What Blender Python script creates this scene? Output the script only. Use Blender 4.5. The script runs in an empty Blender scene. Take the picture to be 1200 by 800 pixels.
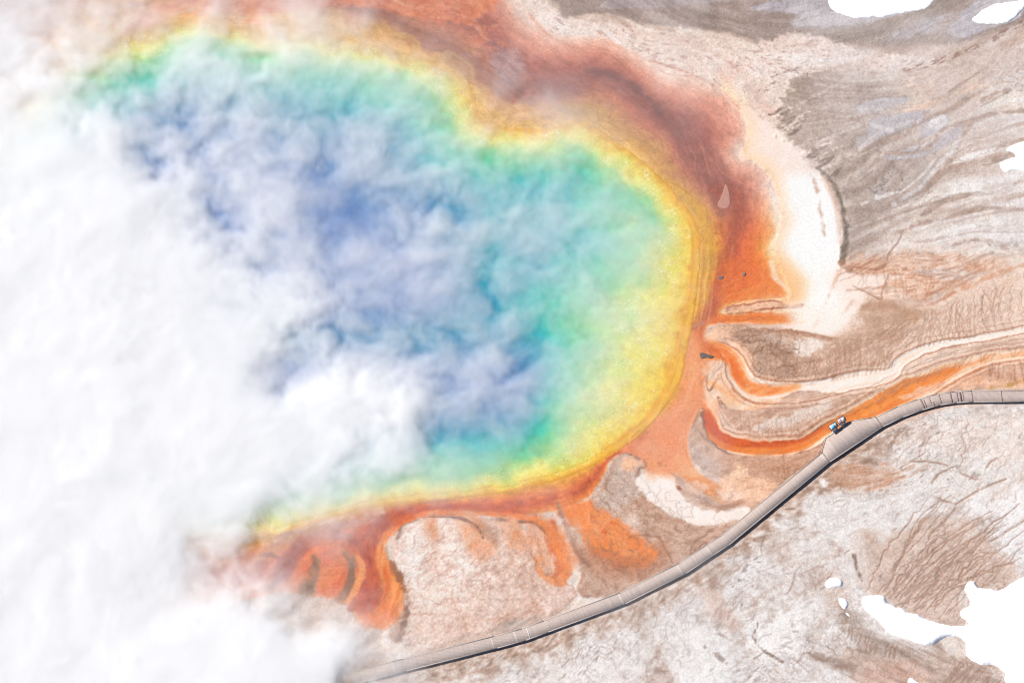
import bpy, bmesh, math, random
import numpy as np
from mathutils import Vector, Matrix

# ---------------------------------------------------------------- camera, sky, sun, exposure
scn = bpy.context.scene
TILT, DIST, HALF = math.radians(25.0), 400.0, 84.0     # the aircraft looks 25 degrees off straight down
SX, CX = math.sin(TILT), math.cos(TILT)
cam_d = bpy.data.cameras.new('camera'); cam = bpy.data.objects.new('camera', cam_d)
scn.collection.objects.link(cam)
cam.location = (0, -DIST*SX, DIST*CX); cam.rotation_euler = (TILT, 0, 0)
cam_d.sensor_width = 36; cam_d.lens = 18*DIST/HALF
cam_d.clip_start = 1; cam_d.clip_end = 8000
scn.camera = cam

SUN_EL, SUN_AZ = math.radians(43), math.radians(284)    # azimuth clockwise from +Y (picture up)
world = bpy.data.worlds.new('World'); scn.world = world; world.use_nodes = True
nt = world.node_tree; nt.nodes.clear()
sky = nt.nodes.new('ShaderNodeTexSky'); sky.sky_type = 'NISHITA'; sky.sun_disc = False
sky.sun_elevation = SUN_EL; sky.sun_rotation = SUN_AZ; sky.altitude = 2200
bg = nt.nodes.new('ShaderNodeBackground'); bg.inputs['Strength'].default_value = 0.06
wo = nt.nodes.new('ShaderNodeOutputWorld')
nt.links.new(sky.outputs[0], bg.inputs[0]); nt.links.new(bg.outputs[0], wo.inputs[0])
sd = bpy.data.lights.new('sun', 'SUN'); sd.energy = 4.2; sd.angle = math.radians(0.53); sd.color = (1.0, 0.95, 0.885)
sun = bpy.data.objects.new('sun', sd); scn.collection.objects.link(sun)
to_sun = Vector((math.sin(SUN_AZ)*math.cos(SUN_EL), math.cos(SUN_AZ)*math.cos(SUN_EL), math.sin(SUN_EL)))
sun.rotation_euler = to_sun.to_track_quat('Z', 'Y').to_euler(); sun.location = to_sun*200
vs = scn.view_settings
vs.view_transform = 'Standard'; vs.look = 'None'; vs.gamma = 1; vs.exposure = 1.0; vs.use_curve_mapping = False
GAIN = 2.0            # display value of a sunlit albedo of 1 at this exposure

cy = scn.cycles
scn.render.engine = 'CYCLES'
cy.max_bounces = 14; cy.diffuse_bounces = 2; cy.glossy_bounces = 2; cy.transmission_bounces = 2
cy.volume_bounces = 9; cy.transparent_max_bounces = 8
cy.use_adaptive_sampling = True; cy.adaptive_threshold = 0.02
cy.use_denoising = True; cy.denoiser = 'OPENIMAGEDENOISE'; cy.denoising_input_passes = 'RGB_ALBEDO_NORMAL'
cy.volume_step_rate = 2.0; cy.volume_max_steps = 256
cy.pixel_filter_type = 'BLACKMAN_HARRIS'; cy.filter_width = 1.15
cy.caustics_reflective = False; cy.caustics_refractive = False

random.seed(7); rng = np.random.default_rng(11)
MPX = 0.14            # metres per map unit

# ---------------------------------------------------------------- helpers: survey map <-> photo
def ground(px, py, h=0.0):
    x = (px-600)/600*HALF/DIST; y = (400-py)/600*HALF/DIST
    ry, rz = SX+y*CX, -CX+y*SX
    t = (h-DIST*CX)/rz
    return x*t, -DIST*SX+ry*t
def P(pts, h=0.0):
    """photo pixels -> map units (u right, v down, 0.14 m each), on the plane z=h"""
    out = []
    for p in pts:
        X, Y = ground(p[0], p[1], h)
        out.append((600+X/MPX, 400-Y/MPX))
    return np.array(out, dtype=np.float64)
def to_world(u, v): return (u-600)*MPX, (400-v)*MPX

def catmull(p, closed, n=6):
    p = np.asarray(p, float); N = len(p); out = []
    idx = range(N) if closed else range(N-1)
    for i in idx:
        if closed: a, b, c, d = p[(i-1) % N], p[i], p[(i+1) % N], p[(i+2) % N]
        else: a, b, c, d = p[max(i-1, 0)], p[i], p[i+1], p[min(i+2, N-1)]
        for k in range(n):
            t = k/n
            out.append(0.5*((2*b)+(c-a)*t+(2*a-5*b+4*c-d)*t*t+(-a+3*b-3*c+d)*t**3))
    if not closed: out.append(p[-1])
    return np.array(out)

# core grid of the map
STEP = 1.05
U0, U1, V0, V1 = -75, 1275, -105, 850
us = np.arange(U0, U1, STEP, dtype=np.float32); vs_ = np.arange(V0, V1, STEP, dtype=np.float32)
W, H = len(us), len(vs_)
UU, VV = np.meshgrid(us, vs_)
F32 = np.float32

_LAT = rng.random((512, 512)).astype(F32)*2-1
def vnoise(x, y, s=0):
    x = x+17.3*s; y = y+41.7*s
    xi = np.floor(x); yi = np.floor(y); fx = (x-xi).astype(F32); fy = (y-yi).astype(F32)
    xi = xi.astype(np.int32) & 511; yi = yi.astype(np.int32) & 511
    x1 = (xi+1) & 511; y1 = (yi+1) & 511
    fx = fx*fx*(3-2*fx); fy = fy*fy*(3-2*fy)
    a = _LAT[yi, xi]; b = _LAT[yi, x1]; c = _LAT[y1, xi]; d = _LAT[y1, x1]
    return (a+(b-a)*fx)*(1-fy)+(c+(d-c)*fx)*fy
def fbm(x, y, scale, octv=4, s=0, gain=0.5):
    out = 0; amp = 1; tot = 0; f = 1.0/scale
    for o in range(octv):
        out = out+amp*vnoise(x*f, y*f, s+o*3.1); tot += amp; amp *= gain; f *= 2.03
    return out/tot*1.6
def sm(a, b, x):
    t = np.clip((x-a)/(b-a), 0, 1); return t*t*(3-2*t)

SUB = 3
hu = us[::SUB]; hv = vs_[::SUB]
def upsample(h, r0, c0):
    """coarse block (rows r0.., cols c0..) -> fine block by bilinear interpolation"""
    nr, nc = h.shape
    R = np.arange(0, (nr-1)*SUB+1); C = np.arange(0, (nc-1)*SUB+1)
    ri = np.minimum(R//SUB, nr-2); ci = np.minimum(C//SUB, nc-2)
    fr = (R/SUB-ri).astype(F32)[:, None]; fc = (C/SUB-ci).astype(F32)[None, :]
    t = h[ri]*(1-fr)+h[ri+1]*fr
    return t[:, ci]*(1-fc)+t[:, ci+1]*fc
def dist_lines(segs_a, segs_b, closed_poly, wa, wb, margin):
    """signed distance (positive inside) on the core grid, -margin far away"""
    allp = np.vstack([segs_a, segs_b]); m = margin
    wmax = max(np.max(wa), np.max(wb)) if wa is not None else 0
    c0 = max(int((allp[:, 0].min()-m-wmax-U0)/STEP/SUB), 0); c1 = min(int((allp[:, 0].max()+m+wmax-U0)/STEP/SUB)+3, len(hu))
    r0 = max(int((allp[:, 1].min()-m-wmax-V0)/STEP/SUB), 0); r1 = min(int((allp[:, 1].max()+m+wmax-V0)/STEP/SUB)+3, len(hv))
    D = np.full((H, W), -float(margin), dtype=F32); T = np.zeros((H, W), dtype=F32)
    if c1-c0 < 2 or r1-r0 < 2: return D, T
    X, Y = np.meshgrid(hu[c0:c1], hv[r0:r1])
    best = np.full(X.shape, 1e9); par = np.zeros(X.shape); inside = np.zeros(X.shape, bool)
    n = len(segs_a)
    for i in range(n):
        ax, ay = segs_a[i]; bx, by = segs_b[i]
        dx, dy = bx-ax, by-ay; L = dx*dx+dy*dy+1e-9
        t = np.clip(((X-ax)*dx+(Y-ay)*dy)/L, 0, 1)
        d = np.sqrt((X-ax-t*dx)**2+(Y-ay-t*dy)**2)
        if wa is not None: d = d-(wa[i]+(wb[i]-wa[i])*t)
        k = d < best; best = np.where(k, d, best); par = np.where(k, (i+t)/n, par)
        if closed_poly and ay != by:
            cr = ((Y >= min(ay, by)) & (Y < max(ay, by)))
            xx = ax+(Y-ay)/(by-ay)*dx
            inside ^= cr & (X < xx)
    sd_ = np.where(inside, best, -best) if closed_poly else -best
    blk = upsample(sd_.astype(F32), r0, c0); tb = upsample(par.astype(F32), r0, c0)
    R, C = r0*SUB, c0*SUB
    hh = min(blk.shape[0], H-R); ww = min(blk.shape[1], W-C)
    D[R:R+hh, C:C+ww] = blk[:hh, :ww]; T[R:R+hh, C:C+ww] = tb[:hh, :ww]
    if not closed_poly or True: D = np.maximum(D, -float(margin))
    return D, T
def poly(pts, margin=60, smooth=5):
    q = catmull(P(pts), True, smooth)
    return dist_lines(q, np.roll(q, -1, 0), True, None, None, margin)[0]
def line(pts, widths, margin=40, smooth=6):
    p = P(pts); w = np.atleast_1d(np.asarray(widths, float))
    if len(w) == 1: w = np.repeat(w, len(p))
    elif len(w) != len(p): w = np.interp(np.linspace(0, 1, len(p)), np.linspace(0, 1, len(w)), w)
    q = catmull(np.hstack([p, w[:, None]]), False, smooth)
    return dist_lines(q[:-1, :2], q[1:, :2], False, q[:-1, 2]/2, q[1:, 2]/2, margin)

def rgb(*c): return np.array(c, dtype=F32)/255
CAN = np.zeros((H, W, 3), dtype=F32)        # display-referred colour of the bare ground
HGT = np.zeros((H, W), dtype=F32)           # relief, metres
def paint(mask, col, a=1.0):
    global CAN
    m = (mask*a)[..., None] if np.ndim(mask) else mask*a
    CAN += (np.asarray(col, dtype=F32)-CAN)*m
def mix(c0, c1, t):
    return np.asarray(c0, F32)+(np.asarray(c1, F32)-np.asarray(c0, F32))*t[..., None]
def ramp(x, stops):
    xs = [s[0] for s in stops]; cs = np.array([s[1] for s in stops], float)/255
    return np.stack([np.interp(x, xs, cs[:, k]) for k in range(3)], -1).astype(F32)

# ---------------------------------------------------------------- flow directions and streak textures
FLOW = [(1100, 40, 20), (950, 60, 5), (1180, 90, 30), (1000, 110, 8), (960, 190, 30), (1010, 200, 38), (1080, 190, 42), (1150, 220, 25),
        (1000, 260, 15), (1100, 290, 12), (1030, 330, 8), (1150, 345, 25), (1080, 400, 25), (1050, 440, 25), (1180, 420, 8), (900, 430, 10),
        (890, 480, 18), (930, 330, 85), (930, 240, 80), (690, 20, -20), (640, 40, -45), (760, 60, -25), (860, 110, -50), (540, 30, -25),
        (300, 10, 5), (720, 90, -25), (820, 180, -60), (850, 260, -85), (840, 330, 75), (850, 370, 5), (820, 430, -85), (780, 510, 60),
        (850, 540, 20), (900, 560, 15), (800, 590, -20), (720, 570, -60), (700, 640, -45), (640, 640, -70), (560, 640, 35), (520, 700, 30),
        (450, 660, -80), (350, 650, 40), (400, 600, 12), (600, 590, 5), (900, 620, 30), (1000, 560, 25), (1100, 530, 45), (1180, 560, 60),
        (1000, 640, 35), (1100, 640, 48), (1180, 640, 40), (850, 700, 55), (880, 760, 25), (950, 700, 40), (960, 760, -15), (1020, 770, -30),
        (1120, 770, -35), (760, 740, 60), (650, 770, 40), (560, 790, 35)]
fp = P([(f[0], f[1]) for f in FLOW]); fa = np.radians([f[2] for f in FLOW])
cu, cv = us[::12], vs_[::12]
X, Y = np.meshgrid(cu, cv)
s2 = np.zeros(X.shape); c2 = np.zeros(X.shape)
for (x, y), a in zip(fp, fa):
    w = 1/(((X-x)**2+(Y-y)**2)+150)**1.5
    s2 += w*np.sin(2*a); c2 += w*np.cos(2*a)
_n = np.sqrt(s2*s2+c2*c2); s2 /= _n; c2 /= _n
def up12(h):
    R = np.arange(H)/12.0; C = np.arange(W)/12.0
    ri = np.minimum(R.astype(int), h.shape[0]-2); ci = np.minimum(C.astype(int), h.shape[1]-2)
    fr = (R-ri).astype(F32)[:, None]; fc = (C-ci).astype(F32)[None]; fr = np.clip(fr, 0, 1); fc = np.clip(fc, 0, 1)
    h = h.astype(F32); t = h[ri]*(1-fr)+h[ri+1]*fr
    return t[:, ci]*(1-fc)+t[:, ci+1]*fc
ANG = 0.5*np.arctan2(up12(s2), up12(c2)).astype(F32)
NB = fbm(UU, VV, 90, 4, 1); NM = fbm(UU, VV, 28, 4, 2); NF = fbm(UU, VV, 8, 3, 3); NX = fbm(UU, VV, 3.2, 2, 4)
NW = fbm(UU, VV, 45, 4, 5)
ANG = ANG+0.34*fbm(UU, VV, 60, 3, 6)+0.12*fbm(UU, VV, 22, 2, 7)
DX = np.cos(ANG); DY = -np.sin(ANG)
def box1(a, n):
    for ax in (0, 1):
        k = np.cumsum(np.concatenate([np.repeat(np.take(a, [0], ax), n, ax), a, np.repeat(np.take(a, [-1], ax), n, ax)], ax), ax, dtype=np.float64)
        if ax == 0: a = (k[2*n:]-np.concatenate([np.zeros((1, k.shape[1])), k[:-2*n-1]], 0))/(2*n+1)
        else: a = (k[:, 2*n:]-np.concatenate([np.zeros((k.shape[0], 1)), k[:, :-2*n-1]], 1))/(2*n+1)
    return a.astype(F32)
II, JJ = np.meshgrid(np.arange(H, dtype=F32), np.arange(W, dtype=F32), indexing='ij')
def lic(src, n, h=1.4):
    acc = src.copy()
    for sgn in (1, -1):
        pi, pj = II.copy(), JJ.copy()
        for k in range(n):
            a = np.clip((pi+.5).astype(np.int32), 0, H-1); b = np.clip((pj+.5).astype(np.int32), 0, W-1)
            pi += sgn*h*DY[a, b]; pj += sgn*h*DX[a, b]
            a = np.clip((pi+.5).astype(np.int32), 0, H-1); b = np.clip((pj+.5).astype(np.int32), 0, W-1)
            acc += src[a, b]
    acc -= acc.mean(); return acc/acc.std()
L1 = lic(box1(rng.standard_normal((H, W)).astype(F32), 1), 3, 1.1)                        # fine short streaks
L2 = lic(box1(rng.standard_normal((H, W)).astype(F32), 2), 12, 1.6)          # long soft streaks
L3 = lic(box1(rng.standard_normal((H, W)).astype(F32), 4), 30, 3.0)          # broad bands
SPK = rng.standard_normal((H, W)).astype(F32)                                # grain
def veins(scale, width, s, warp=1.0):
    wx = UU+warp*scale*0.5*fbm(UU, VV, scale*.8, 3, s+1); wy = VV+warp*scale*0.5*fbm(UU, VV, scale*.8, 3, s+2)
    n = vnoise(wx/scale, wy/scale, s)
    g = np.sqrt(np.gradient(n, axis=0)**2+np.gradient(n, axis=1)**2)/STEP+1e-4
    return np.clip(1-np.abs(n)/g/width, 0, 1)
def terraces(scale, levels, width, s):
    """thin contour ledges of a warped field"""
    f = levels*fbm(UU+.25*scale*NM, VV+.25*scale*NM, scale, 4, s, .55)
    g = np.sqrt(np.gradient(f, axis=0)**2+np.gradient(f, axis=1)**2)/STEP+1e-4
    r = np.abs(f-np.round(f))
    return np.clip(1-r/g/width, 0, 1)*sm(.9, .35, g)
TE1 = terraces(80, 7, 1.0, 81); TE2 = terraces(40, 4, .9, 87)
CRU = 1-np.abs(fbm(UU, VV, 14, 4, 91, .6)); CRU = (CRU-CRU.mean())/CRU.std()     # wrinkled crust
CALM = np.zeros((H, W), dtype=F32)      # smooth wet or bright surfaces
VE1 = veins(16, 1.3, 21); VE2 = veins(9, 1.0, 27); VE3 = veins(30, 1.6, 33)

def edge(d, soft=2.0, rough=4.0, k=0):
    """mask from a signed distance with an uneven rim"""
    n = (NM*1.0+NF*.55+NX*.25) if k == 0 else (NF*.9+NX*.5)
    return sm(-soft, soft, d+rough*n)

# ---------------------------------------------------------------- bare mineral ground
c_land = ramp(NB*.45+L3*.42+L2*.05+NM*.2, [(-1.1, (176, 154, 142)), (-.4, (206, 186, 175)), (0.1, (224, 207, 197)), (.6, (234, 222, 214)), (1.2, (243, 237, 233))])
CAN[:] = c_land
HGT += 0.05*NB+0.03*NM

# grey-brown flats along the top
d = poly([(640, -60), (656, 14), (672, 22), (705, 18), (745, 26), (790, 30), (820, 36), (855, 40), (905, 55), (930, 40), (960, 44), (1000, 52), (1050, 58), (1090, 52),
          (1130, 50), (1160, 40), (1230, 10), (1260, -60)], 80)
top = edge(d, 4, 4)
paint(top, ramp(L2*.15+L3*.35+NM*.5+.2*NF, [(-1.2, (140, 126, 118)), (0, (166, 152, 146)), (1.2, (192, 182, 178))]))
for pts, a in ([(880, 12), (900, 2), (960, -8), (1000, -10), (1090, -5), (1085, 8), (1040, 22), (1000, 30), (960, 32), (925, 30), (935, 18)], .85), \
              ([(750, -10), (850, -12), (860, 2), (800, 8), (750, 12), (700, 8)], .4), \
              ([(1070, 32), (1090, 22), (1120, 14), (1150, 0), (1200, -10), (1200, 12), (1190, 25), (1160, 34), (1132, 46), (1110, 40), (1080, 40)], .9), \
              ([(1045, 40), (1060, 34), (1072, 38), (1068, 46), (1050, 46)], .6):
    d = poly(pts); m = edge(d, 2.5, 2.5)
    paint(m, mix(rgb(178, 174, 182), rgb(206, 202, 208), sm(-1, 1, NM+.4*L2)), a)
    paint(sm(3, 0, np.abs(d+2*NF)), rgb(150, 134, 128), .35)
# pale pink sinter band
d = poly([(606, -30), (640, 0), (660, 22), (700, 24), (745, 32), (800, 40), (848, 46), (852, 60), (880, 58), (905, 46), (925, 40), (960, 46), (1000, 56), (1045, 64), (1110, 74), (1060, 82),
          (1000, 88), (960, 87), (932, 92), (916, 106), (935, 130), (930, 160), (955, 190), (930, 185), (900, 165), (880, 150), (868, 122), (830, 98), (800, 84), (760, 70), (700, 44), (655, 42), (625, 15)], 60)
band = edge(d, 3.5, 5)
paint(band, ramp(L3*.3+L2*.1+NM*.5+.25*NF+.1*NX, [(-1.3, (214, 190, 180)), (-.3, (233, 216, 208)), (.6, (243, 232, 227)), (1.5, (250, 244, 242))]))
# dashes of dark crust on it
dash = sm(1.1, 1.7, L1+.7*NM-.2)*band
paint(dash, rgb(176, 146, 134), .55)
m = band*sm(0.1, .8, fbm(UU, VV, 26, 3, 9))*sm(0, 40, poly([(800, 80), (900, 90), (920, 140), (880, 140), (840, 115)], 40)+20)
paint(m, rgb(236, 196, 180), .5)
# grey fan
d = poly([(934, 88), (965, 85), (1000, 87), (1030, 90), (1050, 108), (1056, 128), (1062, 150), (1085, 180), (1095, 205), (1068, 235), (1040, 262), (1012, 300), (992, 306), (988, 285),
          (991, 262), (984, 240), (973, 216), (957, 197), (938, 176), (912, 156), (905, 140), (916, 112)], 60)
fing = sm(-.3, 1.2, L2)                       # fingers along the flow at the western rim
fan = .9*sm(-3-26*sm(960, 1050, UU), 3+26*sm(960, 1050, UU), d+3*L2*sm(1010, 940, UU)+5*NM+4*NF+2*NX)
paint(fan, ramp(L2*.08+L1*.03+NM*.35+NB*.3+.42*L3+.2*NF+.15*NX, [(-1.3, (130, 113, 104)), (-.3, (160, 142, 132)), (.4, (182, 165, 155)), (1.3, (214, 199, 191))]))
HGT += 0.10*fan
for pts, w in (([(925, 128), (955, 113), (985, 98), (1002, 93)], 3), ([(950, 195), (990, 182), (1020, 168), (1050, 150)], 2.5), ([(940, 176), (965, 165), (985, 160)], 2), ([(965, 196), (1000, 186), (1030, 172)], 1.8)):
    d, t = line(pts, w); paint(sm(-1.5, 1.5, d+1.2*NF), rgb(214, 198, 190), .75)
m = fan*sm(.2, .9, NM+.3*L2)*sm(120, 20, np.hypot(UU-1120, VV-160))
# ponds and icy hollows in the fan
for pts, c, a in (([(1006, 126), (1025, 119), (1065, 116), (1050, 122), (1025, 130), (1010, 134)], (192, 188, 194), .85), ([(1018, 154), (1028, 140), (1050, 136), (1080, 132), (1078, 142), (1055, 152), (1035, 158), (1024, 162)], (186, 182, 190), .85),
               ([(1003, 166), (1012, 160), (1022, 162), (1018, 168), (1006, 172)], (178, 170, 172), .8), ([(1082, 150), (1095, 140), (1110, 136), (1108, 146), (1095, 155), (1080, 160)], (196, 192, 200), .9),
               ([(1055, 178), (1085, 172), (1110, 156), (1125, 146), (1122, 160), (1095, 176), (1070, 184), (1040, 186)], (190, 186, 196), .75)):
    d = poly(pts)+2.5; paint(edge(d, 2, 2), mix(np.array(c)/255, rgb(232, 230, 234), sm(.2, 1.2, NM+.3*L2)), a); paint(sm(2.0, .5, np.abs(d+2*NF+NX))*sm(-.3, .6, NM+NF), rgb(140, 120, 110), .4)
# pink slope between the top flats and the fan
d = poly([(1060, 82), (1110, 76), (1160, 52), (1240, 20), (1240, 60), (1180, 88), (1130, 105), (1085, 112), (1060, 100)])
paint(edge(d, 6, 5), ramp(NM+.3*L1, [(-1.2, (190, 164, 152)), (0, (212, 188, 176)), (1.2, (228, 208, 198))]), .8)
d, t = line([(1060, 82), (1100, 72), (1135, 58), (1160, 48), (1200, 24), (1260, 0)], [4, 10, 13, 12, 12]); paint(sm(-3, 3, d+4*NM)*sm(-.3, 1, L1+.8*NF), rgb(140, 104, 92), .8)
d, t = line([(1000, 52), (1045, 56), (1090, 50), (1105, 30), (1130, 5), (1160, -30)], [10, 14, 14, 10, 8]); paint(sm(-4, 4, d+4*NM)*.7, rgb(172, 148, 136), .7)
d, t = line([(1045, 133), (1080, 125), (1110, 115), (1140, 104), (1180, 95)], [3, 7, 8, 5]); paint(sm(-3, 3, d+3*NM), rgb(234, 196, 174), .7)
# pale right-hand flats with gentle stripes
d = poly([(1105, 240), (1130, 195), (1150, 160), (1240, 130), (1260, 300), (1200, 300), (1140, 285), (1090, 275)])
paint(edge(d, 12, 8), ramp(NB*.4+L3*.5+NM*.2, [(-1.1, (200, 180, 170)), (-.2, (222, 208, 200)), (.3, (232, 223, 217)), (1, (246, 243, 241))]), .85)
for pts in ([(1105, 225), (1140, 212), (1160, 208), (1150, 220), (1110, 230)], [(1140, 262), (1165, 256), (1185, 262), (1160, 266)], [(1090, 270), (1110, 268), (1130, 275), (1105, 275)],
            [(1175, 275), (1190, 270), (1215, 278), (1200, 290), (1182, 284)], [(1150, 285), (1172, 272), (1180, 278), (1160, 288)]):
    d = poly(pts); paint(edge(d, 3, 4), rgb(246, 245, 244), .75)
for pts, w, c in (([(1090, 148), (1097, 140), (1106, 138), (1108, 144), (1098, 149)], 6, (246, 245, 246)), ([(1048, 240), (1062, 230), (1078, 220), (1090, 205), (1102, 190), (1118, 172), (1128, 158)], 5, (214, 211, 214)),
                  ([(1020, 146), (1045, 154)], 4, (225, 222, 225)), ([(1060, 176), (1090, 168), (1110, 158)], 2.5, (218, 214, 218)), ([(1135, 152), (1160, 140), (1190, 138), (1230, 142)], 5, (232, 229, 230))):
    d, t = line(pts, w); paint(sm(-2, 2, d+2*NF), np.array(c)/255, .85)
for pts, w in (([(1030, 178), (1060, 180), (1090, 172), (1105, 152), (1125, 145), (1160, 134), (1200, 130), (1240, 118)], 5), ([(1068, 240), (1085, 225), (1100, 204), (1120, 182), (1130, 158), (1140, 145)], 4),
               ([(1082, 252), (1105, 236), (1130, 228), (1160, 227), (1185, 218), (1210, 208)], [7, 9, 4, 2.5, 2]), ([(1098, 262), (1130, 250), (1160, 244), (1200, 246)], [2, 9, 6, 3]), ([(1160, 176), (1200, 165), (1240, 160)], 5),
               ([(1040, 168), (1065, 156), (1075, 140), (1090, 130)], 2.5)):
    d, t = line(pts, w); paint(sm(-2, 2, d+2.2*NF), mix(rgb(150, 126, 113), rgb(184, 160, 147), sm(-1, 1, NF)), .92)
    HGT += -0.03*sm(-2, 2, d)
d, t = line([(1020, 222), (1045, 205), (1050, 218), (1030, 230)], 24); paint(sm(-8, 8, d+6*NM)*sm(.2, 1.2, NF+.7*NX+.3*L1), rgb(92, 84, 84), .7)
for pts, w in (([(1000, 290), (1040, 276), (1080, 262), (1120, 254)], [3, 4, 4, 2]), ([(1100, 296), (1140, 282), (1180, 286), (1240, 276)], [2, 4, 5, 3]), ([(1010, 268), (1050, 250), (1075, 240)], [3, 5, 3]), ([(1140, 120), (1180, 106), (1240, 96)], [3, 5, 4]), ([(1150, 196), (1185, 180), (1240, 172)], [2, 4, 3]), ([(960, 150), (1000, 140), (1030, 128)], [2, 3, 2]), ([(975, 205), (1010, 196), (1040, 182)], [2, 4, 2])):
    d, t = line(pts, w); paint(sm(-2.5, 2.5, d+3*NF+2*NX+1.5*NM)*sm(.02, .2, t)*sm(.98, .75, t), rgb(160, 134, 120), .75)
for pts, w in (([(1100, 270), (1140, 268), (1170, 276), (1200, 270)], [3, 8, 6, 3]), ([(1180, 240), (1205, 236), (1240, 240)], [5, 8, 6]), ([(1120, 190), (1150, 178), (1170, 168)], [4, 7, 4]), ([(1170, 120), (1200, 116), (1240, 112)], [4, 7, 6]), ([(1010, 240), (1030, 232), (1050, 226)], [2, 4, 2])):
    d, t = line(pts, w); paint(sm(-2, 2, d+3*NF+NX), rgb(248, 246, 246), .8)
for x_, y_, r1, r2 in ((1182, 93, 9, 4), (1192, 103, 8, 4), (1198, 84, 6, 3)):      # ringed hollows by the bank
    c = P([(x_, y_)])[0]; r_ = np.hypot((UU-c[0])/r1, (VV-c[1])/r2)+.12*NF
    paint(sm(1.1, .7, r_), rgb(222, 214, 212), .7); paint(sm(.45, .1, np.abs(r_-1.15))*sm(-.4, .5, NF+NX), rgb(150, 126, 113), .5)
# rusty slope east of the white sinter
d = poly([(985, 310), (1010, 300), (1050, 296), (1080, 294), (1120, 300), (1160, 306), (1180, 312), (1140, 330), (1110, 345), (1090, 358), (1070, 352), (1040, 340), (1000, 330)])
paint(edge(d, 8, 9), ramp(NM*.7+L1*.35+NF*.4, [(-1.2, (178, 132, 108)), (-.2, (204, 164, 140)), (.6, (226, 196, 178)), (1.3, (238, 216, 204))]), .9)
for pts in ([(1070, 318), (1100, 315), (1150, 318), (1170, 316), (1150, 326), (1130, 331), (1110, 328)], [(1085, 350), (1100, 340), (1115, 342), (1105, 352), (1092, 356)]):
    d = poly(pts); paint(edge(d, 3, 4), mix(rgb(188, 180, 178), rgb(222, 216, 214), sm(-.8, 1, NF+.4*L1)), .85)
d, t = line([(1100, 350), (1130, 338), (1150, 328), (1175, 318), (1210, 308), (1260, 296)], [5, 6, 7, 6]); paint(sm(-3, 3, d+3*NF), rgb(204, 160, 134), .8)
d = poly([(990, 345), (1010, 340), (1060, 352), (1100, 362), (1085, 372), (1065, 392), (1050, 420), (1005, 430), (960, 420), (955, 395), (985, 388), (1010, 375), (985, 365)])
paint(edge(d, 7, 6), ramp(NM*.6+L2*.25+NF*.3, [(-1.1, (166, 138, 120)), (0, (193, 168, 152)), (1, (222, 206, 196))]), .9)
d, t = line([(1010, 360), (1035, 357), (1065, 366), (1085, 385)], [10, 16, 18, 8]); paint(sm(-6, 6, d+5*NM), rgb(170, 138, 116), .65)
d, t = line([(985, 352), (1020, 345), (1055, 340), (1075, 330)], [14, 12, 8, 3]); paint(sm(-5, 5, d+4*NF), rgb(246, 230, 218), .7)

# pale apron with rills under the ridge
d = poly([(1085, 372), (1110, 358), (1150, 335), (1200, 318), (1260, 305), (1260, 392), (1200, 392), (1150, 400), (1110, 408), (1075, 425), (1050, 445), (1045, 425), (1060, 395)])
paint(edge(d, 5, 5), ramp(NM*.5+NB*.3+L2*.2, [(-1.1, (208, 184, 170)), (0, (226, 211, 202)), (1, (238, 230, 226))]), .95)
d = poly([(1050, 455), (1075, 435), (1110, 420), (1160, 408), (1260, 396), (1260, 410), (1190, 412), (1140, 424), (1100, 440), (1065, 455), (1030, 472), (985, 488), (960, 495), (955, 480), (1000, 470)])
paint(edge(d, 4, 4), ramp(NM*.5+L2*.3, [(-1.1, (186, 164, 152)), (0, (208, 193, 185)), (1, (226, 218, 214))]), .95)

for i_ in range(15):      # fingers of grey crust and pale gaps where the fan meets the sinter
    t_ = rng.random(); bx_, by_ = 905+60*t_+rng.normal()*4, 126+80*t_+rng.normal()*3; L_ = rng.uniform(8, 36)
    stroke_ = line([(bx_-6, by_+3), (bx_+L_*.5, by_-L_*.3), (bx_+L_, by_-L_*.52)], [rng.uniform(1.5, 4), rng.uniform(1.5, 3.2), .6])[0]
    paint(sm(-1.6, 1.6, stroke_+1.5*NF+NX), rgb(240, 224, 214), .8)
    bx_ += rng.normal()*6; by_ += rng.normal()*4; k_ = rng.uniform(.4, 1.5)
    stroke_ = line([(bx_-5*k_, by_+5*k_), (bx_+4*k_, by_+2*k_), (bx_+12*k_, by_-5*k_)], [.8, 2.8*k_, 1.6*k_])[0]
    paint(sm(-1.4, 1.4, stroke_+1.5*NF+NX), rgb(112, 98, 90), .75)
for x_, y_ in ((923, 83), (908, 89), (917, 99), (898, 106), (905, 98), (887, 108), (862, 78), (931, 82)):
    stroke_ = line([(x_-4, y_+2), (x_+4, y_-2)], 2.0)[0]
    paint(sm(-1.2, 1.2, stroke_+1.2*NF), rgb(130, 114, 108), .8)
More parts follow.
